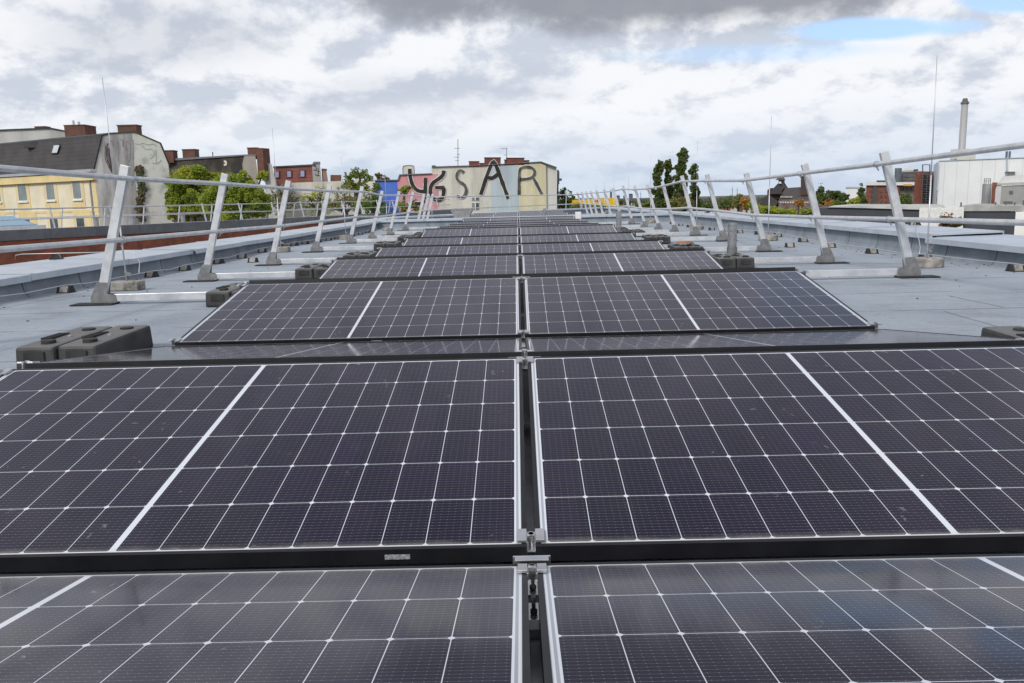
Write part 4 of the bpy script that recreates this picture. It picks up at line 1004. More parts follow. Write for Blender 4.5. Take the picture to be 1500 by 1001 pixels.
for x0,y0,x1,y1 in ((650,257,733,292),(735,272,775,288),(775,226,908,286),(938,244,955,280),(953,229,1100,278),(1100,249,1140,272)):
    blk('chimney', M['brickred'] if False else mat_ch if 'mat_ch' in globals() else brick_mat('fire_wall_brick', (.20,.05,.035), (.25,.065,.045), (.15,.06,.05), .5, .16), th, [C4(x0,y0),C4(x1,y0),C4(x1,y1+8),C4(x0,y1+8)], pl, 1.2, .05)
    blk('chimney_cap', M['darkmetal'], th, [C4(x0-3,y0-3),C4(x1+3,y0-3),C4(x1+3,y0+1.5),C4(x0-3,y0+1.5)], pl, 1.4, .12)
# window of two lights
for (y0,y1) in ((548,575),(592,650)):
    wn_ = boxon('window', M['white'], th, *C4(670,y0), *C4(732,y1), pl, .2, .08)
    boxon('pane', glass_pale, wn_, *C4(673,y0+2), *C4(697,y1-2), pl, .05, .10); boxon('pane', glass, wn_, *C4(706,y0+2), *C4(730,y1-2), pl, .05, .10)
# ornaments on the right flank
boxon('flank_cornice', M['coping_dark'], th, *C4(1366,395), *C4(1406,412), pl, 2, -1.5); boxon('flank_cornice', M['coping_dark'], th, *C4(1366,335), *C4(1386,440), pl, 2, -1.6)
boxon('flank_wall', M['darkmetal'], th, *C4(1366,325), *C4(1379,640), pl, 6, -2)
def C3(x, y): return (460+x/6.675, 190+y/6.675)
letters = {
 'letter_four': [[C3(935,380),C3(938,455),C3(962,545),C3(1008,597),C3(1088,605)],[C3(1090,468),C3(1087,600),C3(1078,680),C3(1060,730)],[C3(985,722),C3(1065,722)]],
 'letter_g': [[C3(1270,398),C3(1264,440),C3(1225,478),C3(1165,510),C3(1137,560),C3(1138,645),C3(1172,682),C3(1215,690),C3(1255,672),C3(1268,622),C3(1268,566)],[C3(1272,564),C3(1186,564)]],
 'letter_s': [[C4(607,348),C4(582,324),C4(553,345),C4(547,398),C4(575,425),C4(618,448),C4(632,500),C4(612,543),C4(585,550),C4(553,538)]],
 'letter_a': [[C4(746,525),C4(770,452),C4(800,360),C4(828,290),C4(850,245),C4(874,300),C4(915,410),C4(970,560)],[C4(800,385),C4(830,396),C4(860,382),C4(888,358)]],
 'letter_r': [[C4(1058,530),C4(1058,420),C4(1062,312),C4(1110,300),C4(1165,306),C4(1192,340),C4(1172,388),C4(1120,402),C4(1066,404)],[C4(1168,380),C4(1200,440),C4(1242,522)]]}
for nm, st in letters.items():
    worn = nm in ('letter_s','letter_r')
    o_ = MB(); i_ = MB()
    for j, s_ in enumerate(st):
        stroke(o_, pl, s_, 7.2 if not worn else 5.8, .09+.004*j); stroke(i_, pl, s_, 5.2 if not worn else 4.2, .125+.004*j)
    lo_ = i_.build(nm, M['spray2'] if worn else M['spray'], th)
    o_.build('white_outline', M['spray_white'], lo_)
# aerials
for (cx, y0, y1, arms_, lb) in ((560,75,292,((530,575,150),(552,575,200),(527,572,222),(538,568,250)),'tall roof aerial with crossbars above the letter S'),(957,145,232,((910,960,153),(932,960,205)),'small roof aerial behind the brick chimneys')):
    t = thing('roof_aerial', lb, 'aerial', world=True); a_ = pl.p(*C4(cx,y1+6),-1.5); c_ = pl.p(*C4(cx,y0),-1.5)
    b = MB(); b.tube([a_,c_], .045, 6); b.build('mast', M['pipe_low'], t)
    for x0,x1,yy in arms_: b = MB(); b.tube([pl.p(*C4(x0,yy),-1.5),pl.p(*C4(x1,yy),-1.5)], .03, 5); b.build('crossbar', M['pipe_low'], t)
# ---------------------------------------------------------------- trees
def fol(name, c1, c2, c3):
    m = bpy.data.materials.new(name); m.use_nodes = True; nt = m.node_tree; p = nt.nodes['Principled BSDF']
    g = N(nt, 'ShaderNodeNewGeometry'); t = N(nt, 'ShaderNodeTexCoord')
    n = N(nt, 'ShaderNodeTexNoise'); n.inputs['Scale'].default_value = .45; n.inputs['Detail'].default_value = 3; nt.links.new(t.outputs['Object'], n.inputs[0])
    a = MIXC(nt, SMOOTH(nt, n.outputs[0], .38, .62), c1, c2); a = MIXC(nt, MATH(nt, 'MULTIPLY', g.outputs['Random Per Island'], .6), a, c3)
    nt.links.new(a, p.inputs['Base Color']); p.inputs['Roughness'].default_value = .65
    tr = N(nt, 'ShaderNodeBsdfTranslucent'); nt.links.new(a, tr.inputs[0]); mx = N(nt, 'ShaderNodeMixShader'); mx.inputs[0].default_value = .42
    nt.links.new(p.outputs[0], mx.inputs[1]); nt.links.new(tr.outputs[0], mx.inputs[2]); nt.links.new(mx.outputs[0], nt.nodes['Material Output'].inputs[0]); return m
F = {'lime': fol('yellow_green_foliage', (0.307,0.380,0.045), (0.500,0.500,0.054), (0.200,0.290,0.045)), 'dark': fol('dark_foliage', (.11,.165,.045), (.17,.21,.05), (.09,.13,.04)),
     'mid': fol('mid_green_foliage', (0.160,0.239,0.043), (0.275,0.319,0.043), (0.109,0.174,0.036)), 'orange': fol('orange_foliage', (0.500,0.246,0.043), (0.377,0.232,0.058), (0.435,0.174,0.036)),
     'olive': fol('olive_foliage', (0.246,0.246,0.065), (0.319,0.275,0.065), (0.160,0.174,0.058)), 'russet': fol('russet_foliage', (0.261,0.131,0.065), (0.217,0.189,0.058), (0.290,0.160,0.058))}
bark = mat('bark', (.10,.085,.07), .95, 0, (.06,.05,.04), 3)
def leaves(mb, c, rx, ry, rz_, n, s, rnd, hollow=.35):
    for _ in range(n):
        while True:
            v_ = V((rnd.uniform(-1,1),rnd.uniform(-1,1),rnd.uniform(-1,1)))
            l = v_.length
            if hollow < l < 1: break
        q = V((c.x+v_.x*rx, c.y+v_.y*ry, c.z+v_.z*rz_))
        q += V((noise.noise(q*.8), noise.noise(q*.8+V((9,0,0))), noise.noise(q*.8+V((0,9,0)))))*s*2.2
        u = V((rnd.gauss(0,1),rnd.gauss(0,1),rnd.gauss(0,.6))).normalized(); w_ = u.cross(V((rnd.gauss(0,1),rnd.gauss(0,1),rnd.gauss(0,1)))).normalized()
        k = s*rnd.uniform(.55,1.25)
        mb.add([q-u*k, q+w_*k*.5, q+u*k, q-w_*k*.5], [(0,1,2,3)])
def tree(label, blobs, Y, fm, trunk=None, s=.30, dens=1., cat='tree', group=None, dspread=1., branchy=0, name='tree', sub=3):
    """blobs: (px, py, rx px, ry px) crown lobes"""
    rnd = random.Random(int(blobs[0][0]*7+blobs[0][1])); k = Y/FPX; s = min(s, Y*.0015)
    cs = []
    for (px, py, rx, ry) in blobs:
        c = at(px, py, Y+rnd.uniform(-1,1)*rx*k*.6*dspread); cs.append((c, rx*k, ry*k))
    bx_ = sum(c.x for c,_,_ in cs)/len(cs); tx = at(trunk, 290, Y).x if trunk else bx_
    th = thing(name, label, cat, (tx, Y, GZ), group=group, world=True)
    cr = MB()
    for c, rx, ry in cs:
        # each lobe: several smaller clusters, uneven, with gaps between
        m_ = sub*5
        for _ in range(m_):
            a = rnd.uniform(0, 6.283); e = rnd.uniform(-1,1); rr_ = rnd.uniform(.35,.95)
            cc = c+V((math.cos(a)*rx*rr_*math.sqrt(1-e*e), math.sin(a)*rx*rr_*.8, e*ry*rr_)); q = rnd.uniform(.2,.42)
            area = rx*ry*q*q
            leaves(cr, cc, rx*q, rx*q, min(ry, rx*1.1)*q, int(dens*7.5*area/(s*s)+8), s, rnd, .2)
        leaves(cr, c, rx*.9, rx*.8, ry*.9, int(dens*1.6*rx*ry/(s*s)), s, rnd, .0)
    cr.build('crown', fm, th)
    t = MB(); tw = max(.12, .035*(max(c.z for c,_,_ in cs)-GZ)*.5)
    zt_ = sum(c.z for c,_,_ in cs)/len(cs)
    low = min(c.z-ry for c,_,ry in cs); fk = V((tx, Y, max(GZ+2, low+ (zt_-low)*.2)))
    t.tube([V((tx,Y,GZ)), V((tx+.1,Y,(GZ+fk.z)/2)), fk], tw, 8, tw*.7)
    for c, rx, ry in cs:
        mid_ = (fk+c)/2+V((rnd.uniform(-.3,.3),0,rnd.uniform(0,.5))); t.tube([fk, mid_, c+V((0,0,ry*.4))], tw*.5, 6, tw*.1)
        for _ in range(branchy):
            e = c+V((rnd.uniform(-1,1)*rx, rnd.uniform(-1,1)*rx*.5, rnd.uniform(-.8,1)*ry)); t.tube([mid_, (mid_+e)/2+V((rnd.uniform(-.4,.4),0,rnd.uniform(-.2,.5))), e], tw*.16, 4, tw*.05)
            for _ in range(3):
                e2 = e+V((rnd.uniform(-1,1)*rx*.35, rnd.uniform(-1,1)*.3, rnd.uniform(-.3,1)*ry*.35)); t.tube([(mid_+e*2)/3, e2], tw*.08, 3, tw*.03)
    t.build('trunk', bark, th)
tree('large green tree between the gable and the old house, its left darker half', [(262,262,18,17),(285,255,26,18),(300,285,30,22),(262,300,20,28),(318,262,14,11),(298,262,20,14),(268,282,22,20),(256,275,14,22),(252,300,12,24),(290,300,24,18),(305,305,26,16)], 66, F['lime'], 280, .24, 2.6, group='trees by the old houses')
tree('yellow green tree in front of the beige gable', [(352,268,22,16),(338,290,26,22),(372,285,20,20),(385,258,8,8),(320,305,26,16),(362,308,30,14),(386,300,16,16),(342,310,26,14),(330,278,22,18),(310,290,24,20),(368,296,20,16)], 62, F['lime'], 350, .22, 2.6, group='trees by the old houses')
tree('thin bare tree with few yellow leaves by the grey wall', [(402,292,14,20),(418,285,14,20),(428,300,14,12)], 72, F['olive'], 412, .17, .18, branchy=9, group='thin trees before the white building')
tree('sparse bare tree before the low white building', [(465,292,17,18),(480,300,16,14),(450,300,12,14)], 74, F['lime'], 466, .17, .16, branchy=10, group='thin trees before the white building')
tree('half bare tree left of the blue wall', [(505,290,16,18),(522,300,18,12),(492,302,14,12)], 74, F['olive'], 505, .17, .35, branchy=9, group='thin trees before the white building')
tree('leafy tree rising above the low white building', [(525,254,16,10),(508,262,10,8),(512,272,12,10),(540,262,9,6),(530,274,12,8)], 76, F['mid'], 523, .2, .9, branchy=2)
tree('leafy green bush tree before the blue wall', [(545,290,12,14),(535,304,16,12),(560,302,10,10),(553,275,8,8)], 70, F['mid'], 545, .2, .8, branchy=3)
tree('small yellow green tree before the pink wall', [(592,280,9,6),(600,276,6,4),(590,302,13,8),(604,300,8,5),(612,305,8,4)], 70, F['lime'], 590, .17, .7, branchy=3)
tree('small russet tree behind the low white building', [(557,256,7,5),(566,262,5,4)], 120, F['russet'], 558, .3, 1.)
# right side trees
pop = 'tall poplars behind the right guard rail'
tree('dark green poplar, leftmost of the four tall ones', [(966,246,6.1,11),(964,262,8.1,14),(964,285,9.1,16),(966,305,9.1,12)], 120, F['dark'], 965, .36, 2.2, group=pop, sub=7)
tree('second poplar from the left of the four tall ones', [(979,244,6.1,10),(978,262,8.1,14),(979,284,9.1,16),(980,303,10.1,12)], 122, F['dark'], 979, .36, 2.2, group=pop, sub=7)
tree('tallest poplar, third from the left', [(1000,228,7.1,11),(999,246,8.1,14),(996,266,10.1,14),(995,286,12.2,16),(997,304,12.2,12),(1002,222,4.1,5)], 118, F['dark'], 997, .36, 2.2, group=pop, sub=7)
tree('slim poplar standing apart at the right of the four tall ones', [(1017,247,5.1,9),(1018,262,6.1,10),(1017,280,7.1,12),(1020,298,9.1,12)], 124, F['dark'], 1017, .36, 2.0, group=pop, sub=7)
tree('yellowish low tree at the foot of the tall poplars', [(986,300,14,10),(1004,294,10,10)], 112, F['olive'], 990, .3, 1.)
tree('dark round tree at the right end of the lettered building', [(826,284,9,10),(834,292,8,8),(826,300,12,8)], 112, F['mid'], 826, .3, 1.2)
for i, (x, y, rx, ry, Y, f, lb) in enumerate((
 (846,303,12,7,90,'olive','low olive bushes below the yellow canopy, left'),(874,304,16,6,90,'mid','low green bushes below the yellow canopy, centre'),(912,303,18,6,95,'olive','olive bushes right of the yellow canopy'),(941,300,12,8,110,'mid','green tree left of the tall poplars'),
 (1042,300,14,8,230,'dark','low dark trees right of the poplars'),(1066,296,14,9,260,'dark','dark tree right of the fourth right post'),(1082,296,12,10,200,'olive','olive tree left of the orange one'),(1094,296,9,9,190,'orange','orange brown tree before the dark church roof'),
 (1122,307,22,6,80,'lime','yellow green treetops just above the right parapet, left'),(1150,308,18,6,78,'lime','yellow green treetops just above the right parapet, centre'),(1182,309,14,6,76,'lime','yellow green treetops just above the right parapet, right'),(1104,300,10,6,84,'lime','yellow green treetops at the left end of the right parapet view'),
 (1170,297,7,6,175,'orange','bright orange tree before the dark gabled building'),
 (1202,279,6,14,150,'dark','slim dark poplar right of the second right post'),(1205,292,9,14,150,'dark','dark tree standing with the slim poplar'),(1224,286,11,9,165,'dark','dark round tree right of the slim poplar'),(1236,288,8,9,170,'dark','dark tree left of the white cube'),(1230,298,14,5,140,'mid','green shrubs below the dark round tree'),
 (1262,278,5,11,140,'dark','pointed dark conifer before the brick office'),(1262,292,8,10,140,'dark','broad dark conifer touching the pointed one by the brick office'),(1250,294,9,7,130,'lime','yellow bush before the white cube'),(1213,300,12,4,145,'orange','small orange bush by the slim poplar'),
 (1327,291,10,10,110,'dark','dark tree between the brick office and the brick stair tower'),(1318,292,6,8,112,'lime','yellow green tree beside the dark one by the brick office'),
 (1386,321,10,12,60,'russet','russet autumn tree before the dark long shed'),(1400,324,16,9,60,'olive','olive shrub below the russet tree'))):
    sc = Y/FPX; tree(lb, [(x, y, rx, ry),(x-rx*.4,y+ry*.25,rx*.6,ry*.7),(x+rx*.45,y+ry*.2,rx*.55,ry*.75)], Y, F[f], x, max(.16, Y*.0026), 1.0, group='lower trees on the right')
# ---------------- far wood, skyline
def ridge(name, label, x0, x1, fy, Y, m_, step=3, jag=2., seed=0, zb=GZ, depth=60, kind='stuff'):
    rnd = random.Random(seed); b = MB(); 
    n = int((x1-x0)/step)
    vs = []
    for r in range(5):
        for i in range(n+1):
            px = x0+(x1-x0)*i/n; q = at(px, fy, Y+depth*r/4)
            hgt = (at(px, fy+noise.noise(V((px*.11+seed, r*3.1, seed)))*jag*1.4+rnd.uniform(-.4,.4)*jag, Y).z)
            vs.append(V((q.x, q.y+rnd.uniform(-.3,.3)*depth/4, GZ if r in (0,) else hgt)))
    for r in range(4):
        for i in range(n): b.f.append((r*(n+1)+i, r*(n+1)+i+1, (r+1)*(n+1)+i+1, (r+1)*(n+1)+i))
    b.v = [tuple(v) for v in vs]; o = b.build(name, m_); tag(o, label, 'woodland', kind=kind); return o
fw = mat('far_woodland', (.040,.058,.035), 1, 0, (.075,.075,.04), .012, det=8)
fw2 = mat('farthest_woodland', (.035,.05,.04), 1, 0, (.05,.06,.05), .006, det=8)
ridge('far_woodland', 'dark band of distant trees along the horizon', -400, 1900, 291.5, 2600, fw2, 4, 1.6, 1, depth=500)
ridge('far_woodland', 'nearer dark tree belt right of the poplars', 1020, 1500, 292, 900, fw, 2.5, 3.2, 2, depth=120)
ridge('far_woodland', 'low tree belt between the lettered building and the poplars', 818, 960, 293, 700, fw, 2, 2.5, 3, depth=120)
# ---------------- buildings on the right
th = thing('gabled_hall', 'dark brick hall with steep gabled roofs, pointed turret and square tower', 'building', world=True)
def C6(x, y): return (1050+x/5.56, 160+y/5.56)
pl = Plane(*at(1100,290,330).xy, *at(1200,290,330).xy)
dk_b = mat('dark_clinker', (.055,.035,.032), .9, 0, (.08,.05,.045), .12); dk_r = mat('dark_hall_roof', (.055,.05,.055), .8, 0, (.08,.07,.075), .1); dk_r2 = mat('slate_hall_roof', (.10,.09,.095), .8, 0, (.075,.068,.07), .1)
def g6(name, m_, pts, depth, off=0.): return blk(name, m_, th, [C6(*p_) for p_ in pts], pl, depth, off)
g6('wall', dk_b, [(410,700),(412,655),(440,640),(470,640),(500,600),(555,600),(580,640),(590,700),(590,860),(410,860)], 25)
g6('roof', dk_r, [(430,690),(470,632),(500,600),(530,595),(575,635),(540,650),(520,690)], 3, 1.5)
g6('roof', dk_r2, [(520,700),(560,640),(690,632),(760,690),(770,760),(600,760),(500,760)], 6, 2.5)
g6('roof', dk_r, [(335,740),(400,705),(440,708),(500,750),(480,790),(340,790)], 12, 6)
tur = g6('turret', dk_b, [(503,620),(503,572),(553,572),(553,620)], 9, 1)
q0, q1, qt = pl.p(*C6(496,574), 1.5), pl.p(*C6(560,574), 1.5), pl.p(*C6(528,524), -3.5)
b = MB(); w_ = (q1-q0).length; nn_ = -pl.n*w_
b.add([q0,q1,q1+nn_,q0+nn_,V((qt.x,qt.y,qt.z))], [(0,1,4),(1,2,4),(2,3,4),(3,0,4),(3,2,1,0)]); b.build('spire', dk_r, tur)
for x in (512,524,537): b = MB(); b.prism([pl.p(*C6(x+a_,y),1.2) for a_, y in ((0,580),(6,580),(6,596),(0,596))], -pl.n*.3); b.build('louvre', M['darkmetal'], tur)
g6('tower', dk_b, [(684,700),(684,548),(748,545),(748,700)], 12, 3); g6('tower_cap', M['cream'] if False else mat('tan_parapet', (.25,.2,.16), .9), [(682,548),(682,540),(750,536),(750,545)], 13, 3.3)
g6('wall', mat('mixed_brick_front', (.14,.075,.06), .9, 0, (.22,.2,.19), .35), [(500,860),(500,745),(620,735),(770,745),(770,860)], 6, 4.5)
for i in range(9): g6('window', M['pale'], [(520+i*11,708),(527+i*11,708),(527+i*11,718),(520+i*11,718)], .3, 3.0)
for i in range(12): g6('window', M['pale'], [(515+i*20,752),(527+i*20,752),(527+i*20,764),(515+i*20,764)], .3, 4.9)
for i in range(6): g6('dormer', dk_b, [(455+i*14,676),(463+i*14,676),(463+i*14,688),(455+i*14,688)], 1, 3.2)
g6('radar_dome', M['white'], [(505,605),(505,594),(510,588),(518,587),(525,592),(526,605)], 2, 2.5)
def simple_building(name, label, top, Y, depth, m_, cat='building', feats=(), plane=None):
    th = thing(name, label, cat, world=True); pl = plane or Plane(*at(top[0][0],290,Y).xy, *at(top[-1][0],290,Y).xy)
    wall_to_ground('wall', m_, th, top, pl, depth)
    for f in feats:
        nm, fm, x0, y0, x1, y1, d, off = f; boxon(nm, fm, th, x0, y0, x1, y1, pl, d, off)
    return th, pl
wc = mat('white_cladding', (.78,.78,.77), .6, 0, (.70,.70,.69), .3)
simple_building('white_cube_building', 'plain white cubic building behind the pointed conifer', [(1239,275),(1264,272.5)], 230, 15, wc, feats=[('roof',M['coping'],1238.5,273.4,1264,275.2,15,.2)])
# small mid-distance blocks
for i, (x0, y0, x1, Y, m_, lb) in enumerate(((1034,296,1052,300,M['render_white'],'small pale house right of the poplars'),(1056,300,1070,280,M['brickred'],'small red roofed house between the right posts'),(1088,303,1104,230,M['render_white'],'small white shed near the orange tree'),
   (924,296,942,260,M['render_white'],'small white flat house left of the poplars'),(1104,298,1116,240,M['tile_red'],'low red roof by the orange brown tree'),(1210,281,1222,300,M['tile_red'],'distant red building behind the slim poplar'),(1070,292,1080,500,M['render_white'],'distant white block at the foot of the horizon trees'))):
    th_, pl_ = simple_building('small_house', lb, [(x0,y0),(x1,y0-.4)], Y, 12, m_, 'house', group_ if False else ())
    boxon('roof', M['darkmetal'], th_, x0-.6, y0-2, x1+.6, y0+.3, pl_, 12.5, .3)
    for k in range(3): boxon('window', glass, th_, x0+2+k*(x1-x0)/3.3, y0+2, x0+4.4+k*(x1-x0)/3.3, y0+4.2, pl_, .2, .12)
# brick office
th, pl = simple_building('brick_office', 'red brick office with white roof band and dark green stair glazing', [(1269,212.4+74),(1345,286)], 185, 16, M['brickred'])
bpy.data.objects.remove(kids(th)[0]); 
wall_to_ground('wall', M['brickred'], th, [(1269,271.5),(1301,269),(1318,272)], pl, 16)
wall_to_ground('wall', mat('grey_office_front', (.20,.18,.16), .9, 0, (.16,.14,.13), .3), th, [(1316,271),(1341,270)], pl, 10, GZ, -1.)
boxon('roof_band', M['white'], th, 1268, 266.6, 1342, 271.2, pl, 17, .5); boxon('stair_glazing', mat('green_stair_glazing', (.07,.09,.085), .3, spec=.7), th, 1279.5, 270, 1285, 300, pl, .3, .2)
boxon('orange_sign', mat('orange_panel', (.62,.30,.04), .6), th, 1324.5, 269.5, 1336.5, 272.2, pl, .3, .7)
boxon('plant_room', M['darkmetal'], th, 1284, 264, 1300, 266.6, pl, 6, -2)
for x in (1275.5,1289.5,1297):
    for y in (278,286,294): boxon('window', glass, th, x, y, x+3, y+3.4, pl, .2, .12)
for x in (1319,1324,1330,1335):
    boxon('window', glass, th, x, 274.5, x+3.4, 278, pl, .2, -.8)
# grey tower block behind
th, pl = simple_building('grey_tower_block', 'grey tower block with rounded steel drum and slanted white roof', [(1320,253),(1343,249.5)], 260, 16, mat('grey_brown_panels', (.17,.155,.14), .8, 0, (.13,.12,.11), .2))
b = MB(); q = pl.p(1315.8,250,2); zb_ = pl.p(1315.8,268,2).z; zt_ = pl.p(1315.8,246,2).z; r_ = 4.6/FPX*260; b.tube([(q.x,q.y,GZ),(q.x,q.y,zt_)], r_, 20); b.build('steel_drum', mat('blue_grey_metal', (.14,.16,.185), .5, .3, (.10,.115,.135), .6), th)
blk('slanted_roof', M['white'], th, [(1320.5,249.5),(1337,241.5),(1337,249),(1321,250.5)], pl, 10, .3)
blk('upper_storey', M['render_white'], th, [(1321,252),(1321,249.5),(1337,248.5),(1337,251.2)], pl, 12, .2)
for y in (252.4,257.5,262): boxon('window_band', glass, th, 1324, y, 1342, y+1.8, pl, .2, .12)
boxon('window', glass, th, 1327, 256, 1332, 259.5, pl, .2, .3)
blk('roof_plant', M['darkmetal'], th, [(1338,250),(1338,248),(1345,247.5),(1345,250)], pl, 5, -1)
# brick stair tower with steel stairs
th, pl = simple_building('brick_stair_tower', 'tall red brick block with grey steel outside stairs beside the white hall', [(1340.5,251.5),(1346,250.5),(1368,251)], 150, 10, M['brickred'])
b = MB(); stl = mat('grey_stair_steel', (.13,.14,.155), .5, .4)
stair = thing('steel_staircase', 'grey steel outside staircase on the red brick block', 'staircase', world=True)
for x in (1352,1358.5,1364): b = MB(); b.prism([pl.p(x,252,1.8),pl.p(x+.8,252,1.8),V((pl.p(x+.8,252,1.8).x,pl.p(x+.8,252,1.8).y,GZ)),V((pl.p(x,252,1.8).x,pl.p(x,252,1.8).y,GZ))], pl.n*-.1); b.build('upright', stl, stair)
for k in range(7):
    y = 255+k*7; boxon('landing', stl, stair, 1351, y, 1366.5, y+1, pl, 1.5, 1.75); boxon('handrail', stl, stair, 1351, y-3.0, 1366.5, y-2.5, pl, .1, 1.75)
    blk('flight', stl, stair, [(1352.5,y+1),(1353.5,y+.4),(1363.5,y+6),(1362.5,y+6.8)], pl, .9, 1.5)
blk('top_frame', stl, stair, [(1351.5,252),(1351.5,240.5),(1363,240.5),(1363,252),(1362,252),(1362,241.6),(1352.5,241.6),(1352.5,252)], pl, .2, 1.9)
# big white hall
th = thing('white_hall', 'huge white clad industrial hall with a tall grey chimney behind it', 'industrial hall', world=True)
q = at(1374,250,140); q2 = at(1500,250,128); pl = Plane(q.x,q.y,q2.x,q2.y); qs = at(1368,250,150)
clad = mat('white_vertical_cladding', (.80,.81,.81), .5, .0, (.74,.75,.76), .25)
nt = clad.node_tree; p_ = nt.nodes['Principled BSDF']; t_ = N(nt, 'ShaderNodeTexCoord'); s_ = N(nt, 'ShaderNodeSeparateXYZ'); nt.links.new(t_.outputs['Object'], s_.inputs[0])
ln_ = SMOOTH(nt, MATH(nt, 'FRACT', MATH(nt, 'DIVIDE', s_.outputs[0], 1.05)), .10, .04); src = p_.inputs['Base Color'].links[0].from_socket
nt.links.new(MIXC(nt, MATH(nt, 'MULTIPLY', ln_, .35), src, (.40,.41,.42)), p_.inputs['Base Color'])
wall_to_ground('wall', clad, th, [(1375.5,236),(1500,231),(1700,223)], pl, 40)
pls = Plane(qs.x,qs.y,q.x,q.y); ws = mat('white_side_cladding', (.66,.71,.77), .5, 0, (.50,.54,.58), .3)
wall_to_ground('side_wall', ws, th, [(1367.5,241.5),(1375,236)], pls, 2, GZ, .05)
boxon('roof_edge', M['coping'], th, 1500, 230, 1700, 222, pl, 1, .1) if False else blk('roof_edge', M['coping'], th, [(1375.5,236),(1700,223),(1700,222),(1375.5,235)], pl, 40, .15)
for x in (1474,1478.5): b = MB(); a_ = pl.p(x,233,-1); b.tube([a_,a_+V((0,0,1.2))], .16, 10); b.build('flue', stl, th)
boxon('wall_pipe', M['coping'], th, 1473.4, 233, 1474.6, 252, pl, .3, .35); boxon('bracket_ledge', stl, th, 1472, 251.2, 1487, 252.5, pl, 1.0, 1.0)
# chimney
t = thing('industrial_chimney', 'tall slim grey factory chimney above the white hall', 'chimney', world=True)
a_, c_ = at(1408.5,225,170), at(1411,152,170); b = MB(); b.tube([V((a_.x,170,GZ)), V((a_.x,170,c_.z))], 5.2/FPX*170, 24, 4.4/FPX*170); b.build('shaft', mat('grey_chimney_steel', (.36,.36,.365), .6, .2, (.28,.275,.275), .3, streak=True), t, smooth=True)
b = MB(); b.tube([V((a_.x,170,c_.z)), V((a_.x,170,c_.z+.35))], 5.4/FPX*170, 24); b.build('collar', stl, t)
b = MB(); b.tube([V((a_.x,170,c_.z+.3)), V((a_.x,170,c_.z+1.05))], 4.0/FPX*170, 20, 3.0/FPX*170); b.build('cap', mat('sooty_cap', (.12,.10,.09), .8), t)
t, pl2 = simple_building('chimney_house', 'cream box shaped roof building at the foot of the factory chimney', [(1392.5,218.5),(1430,217.5)], 160, 6, mat('cream_panels', (.50,.49,.43), .8, 0, (.44,.43,.38), .4))
boxon('window', glass_pale, t, 1398,232,1402,236, pl2, .2, .12); boxon('window', glass_pale, t, 1393.5,233,1396.5,236, pl2, .2, .12)
# tank, cream annexe, brick pier
t = thing('silver_tank', 'upright silver tank with a cage on top before the white hall', 'tank', world=True)
a_ = at(1446,270,122); rr_ = 5.9/FPX*122; ztk = at(1446,269,122).z; b = MB(); b.tube([(a_.x,122,GZ),(a_.x,122,ztk-.15),(a_.x,122,ztk)], rr_, 24); b.build('vessel', mat('tank_steel', (.42,.42,.43), .35, .6, (.35,.35,.36), .5), t, smooth=False)
b = MB()
for k in range(8): an = k*math.pi/4; b.tube([(a_.x+math.cos(an)*rr_*.7,122+math.sin(an)*rr_*.7,ztk),(a_.x+math.cos(an)*rr_*.7,122+math.sin(an)*rr_*.7,ztk+.75)], .025, 5)
for z_ in (.4,.75): b.tube([(a_.x+math.cos(k*math.pi/8)*rr_*.7,122+math.sin(k*math.pi/8)*rr_*.7,ztk+z_) for k in range(17)], .025, 5)
b.build('cage', stl, t)
t, pl3 = simple_building('brick_pier', 'narrow dark red brick pier between the tank and the cream annexe', [(1453.5,267),(1461.5,267)], 126, 2, M['brickred'])
t = thing('cream_annexe', 'cream industrial annexe with stepped roof before the white hall', 'building', world=True)
pl4 = Plane(*at(1458,290,112).xy, *at(1500,290,106).xy)
wall_to_ground('wall', mat('annexe_grey', (.44,.44,.41), .8, 0, (.40,.40,.375), .4), t, [(1467,272),(1560,268)], pl4, 14)
wall_to_ground('side_wall', wc, t, [(1458.5,276),(1462,270),(1467,270)], pl4, 14, GZ, .05)
blk('upper_storey', wc, t, [(1460,270.5),(1470,258),(1500,256),(1560,254),(1560,269),(1500,269.5)], pl4, 10, -.6)
blk('roof', M['pale2'], t, [(1460,270.4),(1461,268),(1560,264),(1560,268)], pl4, 14.5, .2)
for x0,y0,x1,y1 in ((1478,279,1483,283.5),(1469.5,294.5,1482.5,298.5),(1498,293,1512,298.5)): boxon('vent_grille', mat('grille_grey', (.16,.17,.18), .6), t, x0, y0, x1, y1, pl4, .1, .1)
# dark long shed with white roof
shed = mat('dark_grey_shed', (.055,.062,.075), .55, .2, (.045,.05,.06), .3)
t = thing('dark_shed', 'long low dark grey shed with pale roof beyond the right parapet', 'industrial shed', world=True)
pl5 = Plane(*at(1196,310,105).xy, *at(1500,310,92).xy)
wall_to_ground('wall', shed, t, [(1190,305),(1225,303.5),(1345,307),(1488,310.5)], pl5, 16)
rf_ = mat('pale_shed_roof', (.52,.52,.51), .7, 0, (.36,.36,.35), .25)
blk('roof', rf_, t, [(1212,303.5),(1245,301),(1385,301.5),(1375,306),(1345,306.8),(1230,303.6)], pl5, 14, .3)
wall_to_ground('white_annexe', M['white'], t, [(1347,304.5),(1412,303.5),(1412,309)], pl5, 8, -6.0, 1.2)
blk('roof', mat('gravel_roof', (.30,.295,.28), .9, 0, (.42,.42,.41), .5), t, [(1395,304.5),(1430,300),(1500,301.5),(1500,309),(1408,309)], pl5, 10, .2)
wall_to_ground('white_end', wc, t, [(1488,310),(1560,307)], pl5, 12, GZ, .4)
for x in (1407.5,1458,1473,1486): b = MB(); a_ = pl5.p(x,303,-3); b.tube([a_-V((0,0,.6)),a_+V((0,0,.55))], .09, 8); b.build('vent_stub', stl, t)
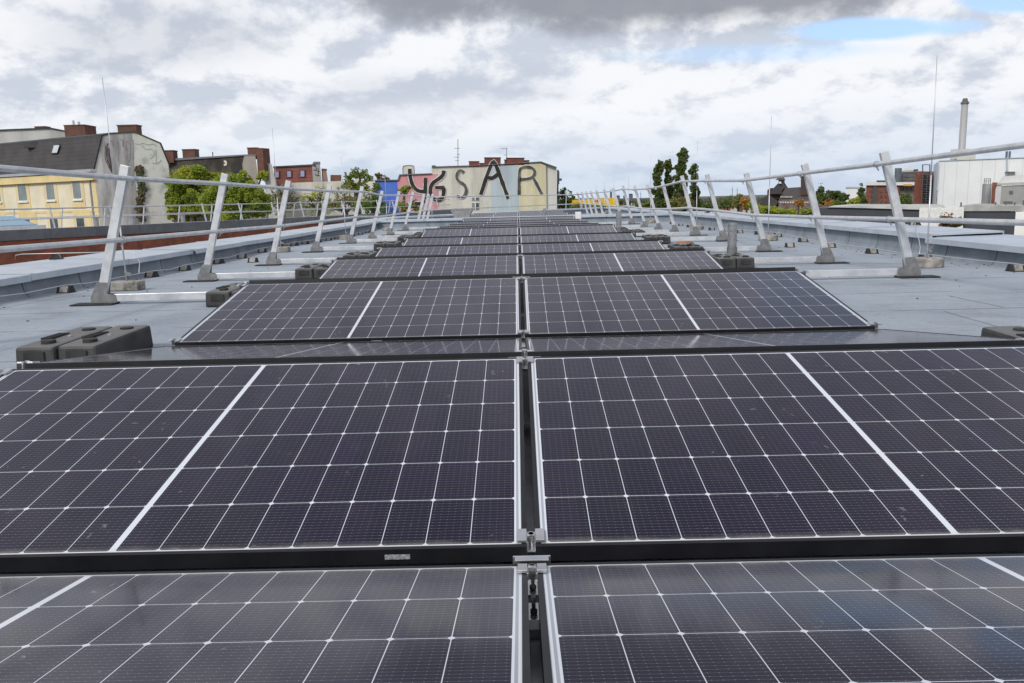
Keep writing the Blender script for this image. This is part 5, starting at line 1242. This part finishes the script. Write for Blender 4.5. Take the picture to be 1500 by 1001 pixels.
# yellow canopy in the distance
t = thing('yellow_canopy', 'long bright yellow market canopy with red lettering marks, left of the poplars', 'canopy', world=True)
yl = mat('yellow_canopy_sheet', (.72,.46,.015), .6, 0, (.62,.38,.01), .2); pl6 = Plane(*at(836,290,150).xy, *at(905,290,150).xy)
blk('fascia', yl, t, [(836,293),(872,291),(904,289),(906,294),(904,302),(884,303),(880,299),(836,298)], pl6, 8)
blk('lettering', mat('red_sign_paint', (.5,.06,.03), .6), t, [(868,293),(878,292.4),(878,295),(868,295.6)], pl6, .1, .08)
for x in (840,862,884,902): b = MB(); a_ = pl6.p(x,296,-.5); b.tube([(a_.x,a_.y,GZ),a_], .12, 6); b.build('pillar', M['alu'], t)
# distant towers and masts on the horizon
hzm = mat('distant_blue_grey', (.10,.12,.15), .9)  # blue haze of distance is put into the colour
for (x, y, wd, Y, lb, nm) in ((895,279.5,3.2,2200,'distant dark tower block left of the sixth right post','distant_tower'),(905,287,6,2300,'distant low block beside the tower','distant_tower'),(924,284.5,6,2300,'distant stepped block on the horizon','distant_tower'),(915,287,4,2400,'distant pale block on the horizon','distant_tower')):
    t, p_ = simple_building(nm, lb, [(x-wd/2,y),(x+wd/2,y)], Y, 30, hzm, 'tower'); blk('roof', M['darkmetal'], t, [(x-wd/2-.2,y),(x+wd/2+.2,y),(x+wd/2*.6,y-1),(x-wd/2*.6,y-1)], p_, 30, 1)
for (x, y, lb) in ((938.5,279.5,'distant lattice mast left of the poplars'),(1073,272.5,'distant thin mast right of the poplars'),(1080,274,'second distant thin mast right of the poplars'),(894.5,276,'distant spire mast above the far tower')):
    q = at(x, y, 2300); t = thing('radio_mast', lb, 'mast', (q.x, 2300, GZ), world=True, group='masts on the horizon'); b = MB(); b.tube([(q.x,2300,GZ),(q.x,2300,q.z)], 1.2, 5, .35); b.build('lattice', hzm, t)
    b = MB(); b.tube([(q.x-2.5,2300,q.z-8),(q.x+2.5,2300,q.z-8)], .5, 5); b.build('crossarm', hzm, t)
